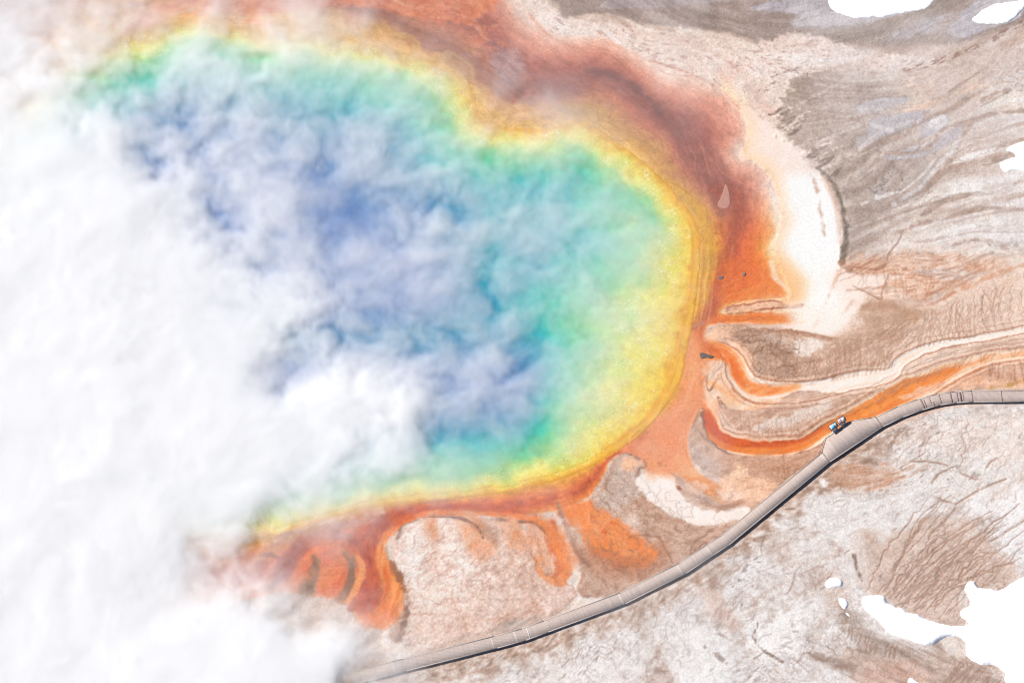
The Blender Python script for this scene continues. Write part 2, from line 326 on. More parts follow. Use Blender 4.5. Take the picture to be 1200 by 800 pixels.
# ---------------------------------------------------------------- pool and mats
POOL = [(821, 280), (818, 340), (806, 410), (796, 452), (772, 487), (744, 514), (700, 543), (640, 567), (590, 578), (540, 584), (480, 590), (420, 600), (360, 617), (300, 632), (225, 634), (150, 610), (60, 545),
        (-10, 450), (-45, 330), (-30, 200), (30, 110), (95, 62), (160, 38), (230, 24), (300, 34), (370, 36), (430, 50), (490, 66), (538, 86), (556, 108), (562, 134), (590, 147), (640, 150), (682, 141), (722, 165), (762, 196), (794, 228), (814, 256)]
DP = poly(POOL, 500, 5)
DPn = DP+3.5*NM+1.5*NF
MAT = [(-120, 0), (-80, -140), (560, -140), (596, -30), (612, 4), (628, 25), (652, 42), (700, 42), (735, 57), (770, 75), (800, 83), (832, 98), (858, 116), (872, 138), (876, 160), (870, 182), (886, 190), (902, 206), (912, 232),
       (915, 262), (908, 290), (914, 312), (924, 335), (926, 347), (905, 351), (870, 355), (852, 362), (852, 367), (900, 366), (936, 369), (938, 376), (900, 381), (870, 378), (836, 380), (826, 386), (830, 400), (846, 410), (850, 425), (840, 440), (828, 455),
       (828, 475), (821, 478), (809, 498), (806, 525), (815, 548), (842, 566), (870, 580), (845, 590), (812, 570), (790, 556), (765, 557), (755, 545), (745, 535), (728, 533), (716, 542), (710, 556), (700, 571), (690, 582), (676, 590),
       (655, 598), (620, 604), (590, 605), (560, 600), (530, 599), (500, 603), (472, 612), (456, 628), (452, 655), (462, 690), (448, 728), (420, 730), (400, 702), (330, 695), (250, 710), (150, 730), (40, 730), (-120, 620), (-160, 300)]
DM = poly(MAT, 300, 4)
dpo = np.maximum(-DPn, 0); dmi = np.maximum(DM+1.0*NF+2*NM, 0)
tm = dpo/(dpo+dmi+1e-3)
tm = np.clip(tm+.025*NM+.09*fbm(UU, VV, 60, 3, 96), 0, 1)
MATM = sm(-2.0, 2.0, DM+1.5*NM+.7*NF)*sm(20, 14, DPn)
r_top = ramp(tm, [(0, (238, 190, 112)), (.10, (226, 172, 104)), (.22, (210, 152, 112)), (.36, (196, 128, 108)), (.50, (172, 112, 102)), (.62, (178, 112, 100)), (.74, (212, 142, 122)), (.86, (232, 172, 150)), (.96, (240, 202, 184)), (1, (242, 214, 200))])
r_rgt = ramp(tm, [(0, (246, 190, 84)), (.14, (240, 172, 72)), (.26, (232, 146, 72)), (.42, (214, 112, 74)), (.56, (206, 102, 72)), (.70, (228, 112, 66)), (.84, (242, 140, 72)), (.94, (250, 176, 104)), (1, (255, 222, 180))])
r_bot = ramp(tm, [(0, (240, 172, 66)), (.14, (236, 150, 66)), (.3, (236, 132, 72)), (.48, (218, 106, 66)), (.62, (206, 100, 72)), (.78, (236, 124, 68)), (.92, (246, 156, 94)), (1, (240, 180, 136))])
wb = sm(430, 520, VV)[..., None]; wt = (sm(270, 150, VV)*sm(1000, 700, UU*0+UU))[..., None]
wt = np.maximum(sm(285, 190, VV-.0*UU), 0)[..., None]
matc = r_rgt*(1-wt)+r_top*wt; matc = matc*(1-wb)+r_bot*wb
matc = np.clip(matc*(1+.01*L1[..., None]+.012*L2[..., None]+.05*NF[..., None]+.03*NM[..., None]), 0, 1)
paint(MATM, matc)
HGT += -0.06*MATM

MATLINES = np.zeros((H, W), dtype=F32)
tsm = dpo/(dpo+np.maximum(DM, 0)+1e-3)
for kf, wd_, sd_ in ((6.0, 1.3, 0), (11.0, .9, 1)):
    f_ = tsm*kf+1.1*fbm(UU, VV, 70, 3, 95)+sd_*.37
    g_ = np.sqrt(np.gradient(f_, axis=0)**2+np.gradient(f_, axis=1)**2)/STEP+1e-3
    MATLINES = np.maximum(MATLINES, np.clip(1-np.abs(f_-np.round(f_))/g_/wd_, 0, 1)*sm(.45, .12, g_)*(1-.35*sd_))
def stroke(pts, w, col, a=1.0, soft=3, rough=3, var=None, carve=0.0, margin=40, calm=0.0):
    global HGT, CALM
    d, t = line(pts, w, margin)
    m = sm(-soft, soft, d+rough*(.8*NM+.65*NF+.3*NX))
    CALM = np.maximum(CALM*(1-m*a*.8), calm*m)
    c = np.array(col, F32)/255
    if var is not None: c = mix(c, np.array(var, F32)/255, sm(-1, 1, .6*L2+.5*NM+.3*NF))
    paint(m, c, a)
    if carve: HGT += -carve*m
    return d, t, m
def area(pts, col, a=1.0, soft=3, rough=3, var=None, lift=0.0, rim=None, margin=50, calm=0.0, fade=None):
    global HGT, CALM
    d = poly(pts, margin); dd = d+rough*(.9*NM+.7*NF+.35*NX); m = sm(-soft, soft, dd)
    if fade: m = m*sm(fade[1], fade[0], UU+10*NM)
    CALM = np.maximum(CALM*(1-m*a*.8), calm*m)
    c = np.array(col, F32)/255
    if var is not None: c = mix(c, np.array(var, F32)/255, sm(-1.2, 1.2, .3*L2+.6*NM+.4*NF+.2*L1+.25*CRU))
    paint(m, c, a)
    if rim is not None: paint(sm(2.2, .4, np.abs(dd-.8))*sm(-.5, .7, NW+.8*NM)*(sm(fade[1]-40, fade[0]-40, UU) if fade else 1), np.array(rim, F32)/255, .8)
    if lift: HGT += lift*m
    return d, m

# dark brown belt of the outer mats, upper rim
stroke([(300, -10), (360, -4), (410, 6), (460, 22), (505, 46), (545, 70), (575, 92), (610, 108), (660, 104), (705, 98), (745, 108), (775, 130), (803, 160), (826, 192), (838, 216), (846, 250)], [10, 14, 20, 26, 30, 34, 34, 34, 26, 22, 22, 26, 34, 40, 30, 14], (146, 98, 92), .72, 9, 8, (166, 110, 100))
stroke([(690, 84), (720, 88), (748, 106), (770, 128), (790, 150)], [8, 10, 9, 8, 4], (118, 86, 86), .6, 4, 3)
stroke([(838, 222), (848, 226), (858, 224), (866, 240), (862, 270), (850, 300)], [14, 16, 14, 16, 16, 10], (168, 90, 72), .55, 7, 5)
stroke([(842, 300), (846, 330), (836, 358), (822, 376), (812, 384)], [10, 16, 18, 14, 8], (180, 92, 66), .6, 6, 5)
stroke([(765, 205), (800, 225), (826, 258), (832, 300), (826, 350)], [6, 14, 18, 16, 8], (226, 170, 72), .6, 5, 6, (190, 150, 80))
stroke([(690, 130), (730, 150), (770, 180), (800, 210)], [12, 16, 14, 8], (206, 160, 100), .5, 6, 6, (184, 140, 96))
# red-orange of the top edge
area([(140, 36), (170, 16), (200, 2), (260, -30), (420, -40), (560, -40), (590, -5), (575, 10), (540, 30), (480, 20), (430, 6), (380, 10), (330, 16), (280, 18), (220, 14), (180, 30)], (212, 118, 84), .8, 5, 6, (232, 150, 110))
stroke([(150, 42), (180, 24), (215, 14), (260, 20), (310, 28), (360, 34)], [8, 10, 12, 10, 8, 6], (248, 200, 160), .65, 4, 5, (240, 160, 100))
stroke([(180, 38), (210, 24), (250, 28), (290, 36)], [10, 12, 10, 6], (246, 190, 90), .7, 4, 4)
stroke([(20, 20), (60, 14), (100, 0), (130, -16)], [14, 12, 10], (226, 150, 110), .6, 5, 5)
for pts, w in (([(450, -4), (480, 4), (500, 16), (515, 22)], [10, 10, 8, 4]), ([(530, 14), (552, 24), (566, 40), (560, 52), (548, 46)], [8, 12, 14, 10, 4]), ([(575, 46), (590, 52), (600, 62)], 3), ([(556, 40), (580, 30), (600, 10)], 5)):
    stroke(pts, w, (236, 170, 140), .75, 3, 5, (200, 120, 92))
area([(575, 62), (605, 60), (612, 85), (596, 100), (580, 95)], (150, 118, 122), .6, 6, 6, (190, 160, 160))
area([(656, 124), (676, 120), (705, 122), (712, 132), (690, 138), (662, 134)], (206, 164, 92), .75, 4, 4, (186, 140, 88))
# terrace rings outside the pool rim
for k, (off, c, a) in enumerate(((3, (214, 130, 46), .55), (8, (248, 196, 96), .5), (12, (220, 140, 56), .45), (17, (244, 180, 84), .35))):
    paint(sm(2.0, .4, np.abs(DP+off+1.6*NM+.6*NF))*sm(240, 300, VV)*sm(430, 390, VV), np.array(c)/255, a)
for cx_, cy_, rx, ry in ((470, 62, 24, 28), (522, 92, 34, 36), (370, 40, 34, 20)):      # scalloped bays along the north rim
    c = P([(cx_, cy_)])[0]; r = np.hypot((UU-c[0])/rx, (VV-c[1])/ry)+.08*NF
    paint(sm(.16, .02, np.abs(r-1))*sm(6, -10, VV-c[1]+.0*UU-8), rgb(224, 176, 110), .55)
    paint(sm(.14, .02, np.abs(r-.8))*sm(6, -10, VV-c[1]), rgb(206, 160, 90), .4)

stroke([(760, 71), (800, 83), (832, 98), (858, 116), (870, 132)], [1, 1.6, 2, 2, 1.2], (190, 140, 122), .7, 1.2, 1.5)
stroke([(612, 2), (626, 24), (650, 46), (690, 62)], [1.5, 2, 2, 1], (206, 142, 120), .6, 2, 2)
# white sinter sheet east of the mats
area([(872, 128), (892, 138), (915, 156), (938, 178), (955, 197), (970, 212), (984, 240), (990, 268), (986, 300), (990, 315), (1035, 322), (1060, 322), (1040, 332), (1015, 346), (1000, 372), (984, 388), (968, 393), (935, 388), (896, 382), (935, 376), (938, 366),
      (905, 360), (926, 352), (926, 338), (916, 312), (911, 288), (917, 262), (914, 232), (904, 206), (888, 191), (872, 183), (878, 160)], (252, 238, 228), .95, 5, 3, (250, 228, 216), .0, calm=1)
d = poly([(912, 215), (940, 205), (962, 212), (980, 240), (986, 270), (982, 300), (972, 330), (985, 350), (975, 380), (945, 372), (930, 340), (920, 310), (916, 280), (920, 250)], 60)
paint(sm(-14, 12, d+5*NM), rgb(255, 254, 251))
peach = sm(24, 0, -DM+4*NM)*sm(-3, 1, -DM)*sm(840, 870, UU)*sm(372, 350, VV)
paint(peach, rgb(255, 220, 186), .75)
stroke([(938, 188), (950, 204), (958, 225), (962, 250), (966, 276)], [2, 3, 4, 5, 3], (196, 152, 130), .85, 2, 2)
stroke([(956, 196), (972, 212), (983, 238), (990, 262), (991, 285), (987, 306)], [4, 6, 9, 9, 8, 3], (92, 80, 70), .9, 2, 3, (120, 106, 94))
stroke([(966, 208), (978, 235), (984, 262), (984, 285)], [5, 7, 8, 3], (224, 192, 176), .8, 3, 2)
stroke([(985, 308), (1000, 318), (1012, 322)], [3, 3, 2], (150, 112, 92), .8, 2, 3)
stroke([(984, 318), (974, 340), (965, 362), (952, 386)], [2.5, 2, 1.5, 1], (216, 184, 168), .7, 1.5, 2)
stroke([(1000, 352), (985, 372), (978, 392)], [1.5, 1.5, 1.2], (210, 190, 182), .7, 1.5, 2)
# orange edge bleeding into the white
d = poly([(904, 300), (930, 312), (946, 330), (940, 350), (915, 358), (870, 358), (890, 330)], 60)
paint(sm(-16, 12, d+4*NM), rgb(250, 184, 116), .6)
area([(850, 310), (885, 300), (905, 315), (918, 334), (920, 346), (890, 352), (850, 356), (838, 340)], (238, 128, 64), .7, 9, 5, (228, 112, 62))
stroke([(904, 306), (908, 322), (918, 334), (925, 344), (920, 350), (895, 352), (860, 356)], [6, 7, 6, 4, 3, 2, 1.5], (254, 226, 196), .85, 3, 2)
# spit of bare sinter with a pale tip
area([(850, 364), (854, 358), (880, 356), (905, 352), (922, 357), (940, 355), (938, 360), (905, 362), (875, 366), (856, 368)], (206, 164, 140), .95, 1.6, 1.6, (232, 196, 172), .08, (150, 92, 70))
area([(836, 380), (832, 374), (870, 368), (905, 366), (935, 369), (936, 377), (900, 381), (868, 379)], (240, 136, 66), .9, 4, 3, (232, 118, 62))
paint(sm(-14, 10, poly([(925, 362), (950, 360), (1000, 365), (985, 388), (940, 384)], 50)+3*NM), rgb(255, 246, 238), .9)

# brown island between the orange arms
area([(828, 390), (836, 382), (860, 380), (900, 384), (925, 387), (945, 391), (972, 396), (1000, 396), (1040, 400), (1060, 410), (1050, 424), (1040, 428), (1000, 433), (968, 444), (935, 449), (900, 450), (880, 446), (876, 436), (884, 424), (876, 410), (866, 404), (850, 400), (835, 396)],
     (176, 148, 132), .97, 1.8, 2.2, (208, 186, 172), .10, (150, 112, 92), fade=(1000, 1060))
area([(832, 386), (850, 383), (868, 388), (858, 398), (868, 404), (850, 402), (836, 395)], (246, 214, 190), .8, 3, 3, (222, 182, 158))
area([(852, 388), (880, 390), (905, 398), (925, 408), (935, 420), (925, 440), (900, 446), (880, 440), (886, 425), (880, 410), (862, 400)], (158, 132, 118), .8, 5, 5, (188, 166, 152))
area([(928, 412), (932, 402), (948, 396), (965, 398), (958, 408), (950, 416), (935, 418)], (226, 222, 220), .85, 3, 4, (240, 240, 240))
area([(890, 392), (908, 390), (920, 398), (925, 406), (910, 402), (895, 398)], (206, 198, 194), .6, 4, 4)
stroke([(868, 382), (905, 386), (940, 391), (972, 397)], [3, 4, 5, 5], (164, 128, 108), .7, 2, 2)

area([(822, 392), (850, 398), (876, 412), (884, 440), (930, 452), (925, 470), (890, 482), (850, 482), (832, 500), (845, 516), (822, 505), (806, 480)], (250, 218, 194), .9, 5, 4, (244, 190, 152), calm=.7)
# channel c: orange then cream
ch3 = [(822, 412), (845, 410), (858, 420), (866, 440), (882, 455), (910, 460), (945, 458), (975, 452), (1005, 445), (1035, 441), (1046, 436), (1056, 424), (1080, 410), (1110, 402), (1150, 396), (1200, 386), (1260, 378)]
d, t, m = stroke(ch3, [22, 20, 20, 25, 27, 25, 22, 20, 19, 18, 15, 11, 10, 8, 7, 6, 6], (255, 246, 238), .98, 1.5, 1.4, (252, 236, 224), .12, calm=1)
stroke([(830, 448), (845, 462), (870, 474), (900, 474), (930, 468)], [14, 16, 16, 12, 8], (250, 226, 206), .95, 2.5, 2.5, (246, 204, 172), .08)
stroke([(818, 412), (845, 411), (860, 424), (866, 440), (880, 454), (905, 457), (936, 452)], [26, 23, 19, 18, 16, 13, 5], (240, 132, 66), .95, 3, 1.2, (246, 166, 104), .05, calm=.7)
stroke([(842, 416), (858, 424), (864, 440), (872, 450)], [7, 8, 9, 5], (226, 106, 52), .7, 3, 2)
area([(828, 452), (830, 436), (838, 428), (850, 422), (850, 428), (845, 434), (846, 442), (838, 448), (832, 458)], (226, 190, 164), .95, 2, 2, (240, 214, 194), .06, (160, 100, 76))
stroke([(845, 442), (852, 450), (866, 464), (885, 472), (905, 472)], [1.6, 2, 2.2, 2, 1.2], (186, 132, 104), .8, 1.2, 1.5)
stroke([(832, 448), (848, 456), (862, 468)], [6, 7, 5], (246, 176, 120), .7, 3, 2)
# land between channels c and d
area([(842, 466), (848, 474), (868, 480), (895, 478), (925, 462), (945, 458), (1000, 462), (1030, 455), (1055, 440), (1075, 434), (1070, 448), (1040, 466), (1000, 484), (965, 496), (950, 508), (925, 516), (890, 516), (868, 506), (856, 496), (846, 482)], (186, 156, 138), .96, 1.6, 1.6, (212, 190, 178), .10, (156, 112, 90), fade=(1020, 1080))
area([(886, 500), (905, 493), (930, 485), (955, 475), (972, 470), (970, 478), (950, 490), (925, 498), (900, 502), (888, 504)], (238, 236, 235), .95, 3, 5, (220, 212, 207))
# channel d
ch4 = [(812, 480), (826, 494), (840, 512), (866, 522), (905, 525), (936, 521), (955, 511), (972, 500), (995, 490), (1025, 477), (1060, 458), (1090, 446), (1125, 430), (1160, 419), (1200, 414), (1270, 408)]
stroke(ch4, [34, 29, 25, 23, 22, 21, 19, 18, 21, 29, 33, 29, 20, 15, 12, 12], (250, 214, 184), .96, 1.7, 1.4, (246, 180, 132), .10, calm=.6)
stroke(ch4[:13], [30, 24, 20, 18, 16, 15, 13, 13, 17, 24, 26, 18, 5], (240, 134, 62), .95, 2.4, 1.2, (232, 118, 52), .05, calm=.6)
stroke([(826, 490), (842, 508), (866, 518), (905, 520), (936, 515), (955, 506), (968, 498)], [14, 13, 10, 8, 8, 6, 3], (190, 74, 44), .8, 2.6, 1.2, (214, 94, 52))
area([(800, 392), (822, 394), (826, 420), (824, 455), (826, 478), (812, 496), (806, 522), (812, 548), (800, 556), (765, 556), (752, 541), (735, 530), (748, 512), (775, 488), (796, 455)], (246, 162, 110), .8, 6, 4, (238, 140, 88), calm=.5)
area([(735, 516), (775, 495), (790, 510), (775, 530), (745, 532), (728, 532)], (216, 112, 78), .6, 6, 6, (236, 140, 96))
stroke([(826, 484), (834, 498), (846, 510)], [10, 12, 10], (206, 86, 50), .6, 4, 2)
stroke([(824, 384), (822, 400), (832, 408), (850, 412)], [8, 10, 10, 8], (214, 96, 56), .55, 5, 3)
stroke([(1000, 488), (1030, 474), (1060, 462), (1085, 452)], [10, 16, 14, 6], (246, 142, 60), .7, 4, 4, (240, 124, 52))
area([(1055, 466), (1080, 456), (1105, 448), (1130, 434), (1165, 424), (1200, 420), (1260, 418), (1260, 452), (1200, 455), (1140, 456), (1100, 459)], (226, 170, 138), .9, 4, 4, (240, 204, 182))
area([(1150, 440), (1165, 428), (1200, 424), (1260, 424), (1260, 440), (1200, 444), (1165, 448)], (196, 160, 140), .8, 3, 4, (226, 204, 190))
stroke([(1096, 456), (1115, 450), (1135, 440), (1150, 430), (1155, 426)], [2, 3, 4, 3, 2], (180, 104, 66), .75, 1.5, 2)
stroke([(1160, 454), (1180, 452), (1200, 446), (1240, 442)], [3, 5, 6, 6], (170, 136, 58), .7, 2.5, 3)
stroke([(950, 506), (985, 487), (1020, 474), (1060, 452), (1100, 436)], 2, (170, 116, 88), .7, 1.2, 2)
def ribbons(pts, w, bands_):
    d_, t_ = line(pts, w, 40)
    d_ = d_+1.5*NM+.8*NF
    for off, th, c_, a_ in bands_:
        paint(sm(th, th*.35, np.abs(d_+off))*(1-MATM)*sm(-.9, .2, NW+.5*NM+.3)*sm(832, 846, UU), np.array(c_, F32)/255, a_)
ribbons(ch4, [34, 29, 25, 23, 22, 21, 19, 18, 21, 29, 33, 29, 20, 15, 12, 12], [(-1.5, 1.8, (255, 236, 216), .75), (2.2, 1.3, (176, 118, 92), .7), (5, 1.6, (240, 214, 196), .55), (8, 1.2, (170, 132, 112), .5), (-7, 1.2, (222, 110, 56), .4)])
ribbons(ch3, [22, 20, 20, 25, 27, 25, 22, 20, 19, 18, 15, 11, 10, 8, 7, 6, 6], [(1.5, 1.2, (168, 120, 96), .75), (4.5, 1.6, (238, 218, 204), .5), (8, 1.1, (160, 126, 108), .45), (-4, 1.2, (244, 206, 178), .5)])
ribbons([(852, 372), (880, 372), (915, 372), (936, 373)], [6, 9, 9, 4], [(3, 1.2, (255, 220, 186), .7), (0, 1.0, (214, 104, 56), .4)])
# wedge of land and the small runs south of channel d
area([(821, 479), (824, 490), (832, 512), (850, 528), (880, 534), (915, 533), (945, 528), (965, 520), (962, 532), (930, 556), (905, 578), (880, 600), (868, 590), (860, 576), (842, 558), (820, 548), (808, 530), (808, 505)], (196, 162, 142), .97, 1.6, 1.8, (218, 190, 174), .09, (140, 104, 88))
area([(808, 515), (815, 520), (835, 535), (850, 548), (842, 558), (822, 550), (810, 538)], (182, 160, 150), .8, 4, 3, (206, 190, 182))
area([(842, 566), (850, 556), (862, 546), (876, 546), (880, 556), (905, 562), (912, 570), (895, 582), (872, 584), (850, 586), (838, 576), (842, 570)], (250, 220, 198), .95, 3, 3, (240, 196, 168))
stroke([(798, 540), (812, 556), (830, 566), (848, 574)], [16, 14, 12, 6], (244, 160, 100), .95, 3, 2, (248, 186, 140))
stroke([(832, 580), (845, 586), (870, 586), (888, 582)], [1.6, 2, 2, 1], (176, 132, 110), .8, 1.3, 1.5)
stroke([(880, 540), (905, 548), (930, 545), (955, 530)], [8, 14, 14, 8], (184, 140, 114), .6, 5, 4, (206, 170, 148))
stroke([(918, 532), (918, 550), (915, 566)], [3, 3, 2], (158, 116, 94), .7, 2, 2)
area([(842, 570), (905, 572), (895, 586), (868, 590), (846, 586)], (246, 214, 194), .6, 5, 4)

# brown flat around the cream pond
area([(716, 540), (730, 532), (748, 537), (756, 546), (750, 556), (770, 585), (800, 608), (850, 616), (862, 612), (846, 628), (815, 648), (785, 668), (755, 684), (720, 696), (690, 700), (676, 690), (680, 660), (668, 640), (670, 620), (690, 610), (690, 590), (700, 575), (708, 560)],
     (186, 150, 130), .97, 2.5, 3, (206, 180, 164), .08, (136, 96, 80))
area([(718, 545), (735, 538), (748, 545), (745, 562), (750, 580), (735, 590), (712, 596), (698, 588), (706, 570)], (192, 174, 164), .85, 5, 4, (214, 200, 192))
area([(730, 540), (742, 537), (748, 543), (740, 552), (731, 550)], (246, 190, 150), .75, 4, 3)
area([(730, 610), (742, 604), (748, 612), (745, 624), (738, 626), (733, 618)], (232, 214, 204), .8, 3, 3)
area([(744, 562), (756, 553), (778, 556), (796, 558), (808, 574), (826, 590), (850, 594), (878, 594), (872, 606), (850, 611), (828, 616), (808, 612), (785, 602), (764, 588), (750, 574)], (254, 246, 240), .97, 1.8, 2.0, (252, 239, 230), -.03, calm=1)
area([(755, 552), (770, 548), (795, 552), (800, 560), (780, 562), (762, 560)], (246, 186, 148), .75, 6, 3)
stroke([(793, 556), (800, 572), (815, 586), (832, 594), (848, 596)], [6, 11, 14, 12, 4], (192, 160, 144), .95, 2.2, 2.5, (214, 190, 176))
stroke([(822, 582), (836, 592), (852, 594), (870, 588)], [6, 9, 8, 3], (162, 126, 108), .8, 3, 3)
area([(806, 568), (826, 562), (832, 572), (822, 580), (810, 578)], (244, 208, 186), .7, 3, 4, (220, 186, 166))
for x, y, r in ((774, 545, 5), (780, 546, 2.6), (783, 553, 2.4), (788, 555, 2), (796, 572, 4)):
    stroke([(x-1, y-1), (x+1, y+1)], r, (150, 88, 66), .85, 1.2, 2)
# orange lobes south of the pool
stroke([(664, 592), (690, 608), (712, 628), (735, 640), (755, 648)], [24, 34, 40, 36, 22], (240, 140, 82), .95, 6, 5, (228, 116, 64), .03)
stroke([(668, 640), (700, 656), (735, 662), (765, 655), (775, 640)], [10, 26, 34, 26, 12], (168, 112, 84), .7, 9, 6, (190, 134, 106))
stroke([(690, 606), (715, 622), (730, 634)], [14, 24, 14], (246, 166, 112), .6, 8, 4)
area([(655, 594), (672, 590), (690, 600), (712, 606), (730, 622), (748, 636), (766, 646), (758, 660), (732, 662), (706, 650), (685, 630), (666, 612)], (248, 160, 106), .92, 5, 4, (240, 136, 76), calm=.5)
stroke([(700, 648), (730, 658), (755, 655)], [8, 14, 10], (196, 116, 78), .7, 6, 4)
for x_, y_ in ((702, 615), (694, 606), (708, 622), (716, 612)): stroke([(x_-1, y_), (x_+2, y_+1)], 3, (206, 92, 54), .6, 2, 2)
stroke([(653, 590), (662, 612), (672, 640), (690, 662)], [4, 6, 8, 8], (150, 112, 94), .8, 2.5, 3, (180, 146, 130))
stroke([(612, 606), (636, 612), (652, 630), (660, 656), (655, 676), (636, 672)], [10, 16, 24, 26, 20, 10], (240, 138, 78), .92, 5, 5, (230, 150, 106), .03)
stroke([(648, 612), (656, 636), (660, 662)], [3, 5, 4], (190, 78, 48), .6, 2.5, 4)
area([(440, 640), (470, 612), (510, 600), (560, 602), (610, 608), (640, 640), (650, 672), (672, 690), (660, 710), (620, 725), (560, 742), (500, 760), (465, 760), (455, 740), (470, 710), (472, 690), (458, 660)], (212, 190, 178), .0, 4, 4)
d = poly([(458, 632), (475, 616), (500, 606), (530, 604), (570, 606), (606, 612), (630, 630), (640, 660), (655, 684), (680, 694), (660, 712), (620, 724), (560, 742), (500, 762), (462, 772), (450, 750), (470, 716), (476, 690), (462, 660)], 60)
land = sm(-3, 3, d+4*NM+2*NF)
paint(land, ramp(NM*.7+NF*.5+.1*L1+.35*NX+.75*sm(580, 500, UU)-.15, [(-1.2, (196, 160, 142)), (-.3, (222, 194, 181)), (.4, (236, 217, 208)), (1.2, (247, 240, 236))]))
HGT += .09*land
for pts, w, c in (([(545, 606), (556, 622), (566, 640), (562, 652)], [18, 30, 30, 10], (238, 164, 122)), ([(588, 610), (600, 622), (612, 640)], [12, 22, 18], (224, 166, 134)), ([(500, 608), (505, 622), (508, 632)], [10, 12, 6], (228, 156, 118)), ([(622, 616), (632, 640), (640, 660)], [14, 26, 20], (230, 164, 128))):
    stroke(pts, w, c, .8, 6, 5, (232, 186, 158))
for pts in ([(506, 604), (525, 603), (545, 608), (556, 618)], [(570, 610), (585, 607), (600, 612)], [(606, 612), (622, 610), (638, 616)], [(460, 628), (474, 614), (498, 606)]):
    stroke(pts, [2, 3.4, 2], (136, 104, 96), .75, 1.8, 2)
stroke([(452, 640), (456, 665), (468, 690), (474, 715), (466, 745)], [8, 9, 9, 8, 10], (150, 112, 92), .75, 4, 5, (180, 140, 116))
stroke([(500, 730), (540, 740), (600, 700), (650, 690)], [60, 50, 40, 30], (226, 204, 192), .35, 16, 8)
stroke([(590, 735), (600, 728), (612, 730)], [14, 18, 8], (160, 150, 146), .6, 5, 6, (210, 204, 202))
# deep red run and orange skirt at the west lobe
stroke([(520, 590), (480, 598), (450, 612), (438, 636), (436, 665), (440, 690), (432, 715)], [8, 12, 18, 22, 24, 30, 20], (190, 88, 64), .8, 6, 4, (210, 104, 66))
stroke([(462, 618), (448, 640), (452, 668), (462, 694), (452, 718), (430, 728)], [8, 12, 18, 24, 24, 18], (244, 150, 84), .92, 4.5, 4, (234, 130, 66))
stroke([(436, 640), (436, 670), (436, 695), (424, 715)], [10, 12, 16, 12], (172, 60, 40), .5, 6, 5)
area([(345, 660), (360, 640), (390, 636), (412, 640), (424, 660), (420, 690), (404, 704), (370, 690), (345, 690)], (240, 142, 84), .85, 5, 6, (222, 110, 70))
stroke([(372, 648), (366, 670), (358, 690)], [5, 12, 14], (140, 112, 88), .75, 5, 5)
stroke([(404, 642), (412, 656), (410, 680), (400, 700)], [6, 9, 12, 14], (142, 112, 92), .75, 4, 5, (196, 130, 90))
stroke([(352, 640), (336, 664), (322, 684)], [14, 16, 14], (150, 74, 66), .75, 6, 5)
stroke([(300, 660), (330, 632), (370, 620), (410, 612), (450, 605)], [16, 14, 12, 10, 8], (176, 110, 96), .7, 6, 5)
area([(300, 646), (322, 636), (346, 630), (336, 644), (318, 656), (300, 656)], (222, 140, 84), .8, 4, 5, (196, 150, 90))
stroke([(296, 652), (320, 650), (332, 660), (322, 664)], [4, 6, 5, 3], (140, 66, 54), .7, 2, 4)
for pts in ([(356, 618), (380, 610), (400, 606)], [(424, 604), (440, 600), (452, 598)]):
    stroke(pts, [4, 6, 3], (246, 214, 196), .7, 3, 3)
area([(200, 655), (230, 645), (290, 640), (300, 660), (270, 690), (220, 690), (195, 680)], (226, 150, 108), .8, 8, 8, (196, 120, 100))
area([(150, 640), (190, 600), (230, 620), (200, 660), (230, 720), (160, 730), (140, 690)], (190, 150, 146), .8, 10, 8, (214, 160, 140))

stroke([(470, 606), (500, 598), (540, 595), (590, 598), (625, 602)], [8, 9, 9, 9, 7], (190, 84, 58), .6, 4, 2)
stroke([(452, 628), (466, 613), (500, 602), (542, 601), (588, 603), (621, 607), (644, 622), (655, 646), (664, 672)], [9, 8, 6, 5, 5, 7, 10, 13, 14], (242, 142, 82), .9, 2, 1.5, (236, 126, 66))
stroke([(664, 672), (656, 682), (640, 676), (630, 664), (634, 652)], [14, 12, 9, 7, 4], (240, 150, 92), .85, 2.5, 2, (232, 132, 76))
stroke([(640, 630), (648, 648), (654, 668), (648, 676)], [4, 6, 7, 4], (206, 92, 54), .6, 2, 2)
for a_, b_, c_ in (((508, 604), (506, 618), (514, 630)), ((552, 604), (562, 622), (552, 640)), ((598, 606), (606, 626), (598, 642))):
    stroke([a_, b_, c_], [8, 10, 4], (236, 150, 104), .75, 3, 3, (226, 170, 136))
stroke([(562, 612), (574, 622), (580, 636)], [6, 12, 8], (168, 132, 112), .6, 4, 4)
stroke([(500, 605), (524, 605), (546, 609), (560, 618), (566, 630)], [1.4, 2, 2.4, 2, 1], (128, 92, 80), .8, 1.2, 1)
stroke([(608, 611), (624, 612), (638, 622), (644, 636)], [1.2, 2, 2, 1], (134, 94, 78), .75, 1.2, 1)
stroke([(484, 604), (458, 614), (440, 624), (432, 646), (434, 676), (424, 700), (412, 712)], [5, 9, 12, 13, 16, 16, 9], (178, 72, 50), .75, 3, 2, (206, 96, 58))
stroke([(456, 622), (446, 640), (446, 660), (462, 682), (460, 708), (436, 728)], [5, 8, 10, 14, 16, 12], (246, 152, 84), .9, 2, 1.5, (238, 128, 64))
stroke([(450, 664), (454, 690), (444, 714)], [3, 5, 4], (222, 106, 56), .7, 1.8, 1.5)
stroke([(324, 676), (336, 650), (360, 632), (392, 626), (416, 634), (428, 652)], [10, 12, 12, 11, 9, 6], (190, 100, 78), .7, 3, 2.5, (170, 86, 70))
stroke([(342, 690), (354, 664), (374, 645), (388, 640)], [8, 11, 10, 5], (244, 146, 82), .9, 2, 2, (236, 120, 66))
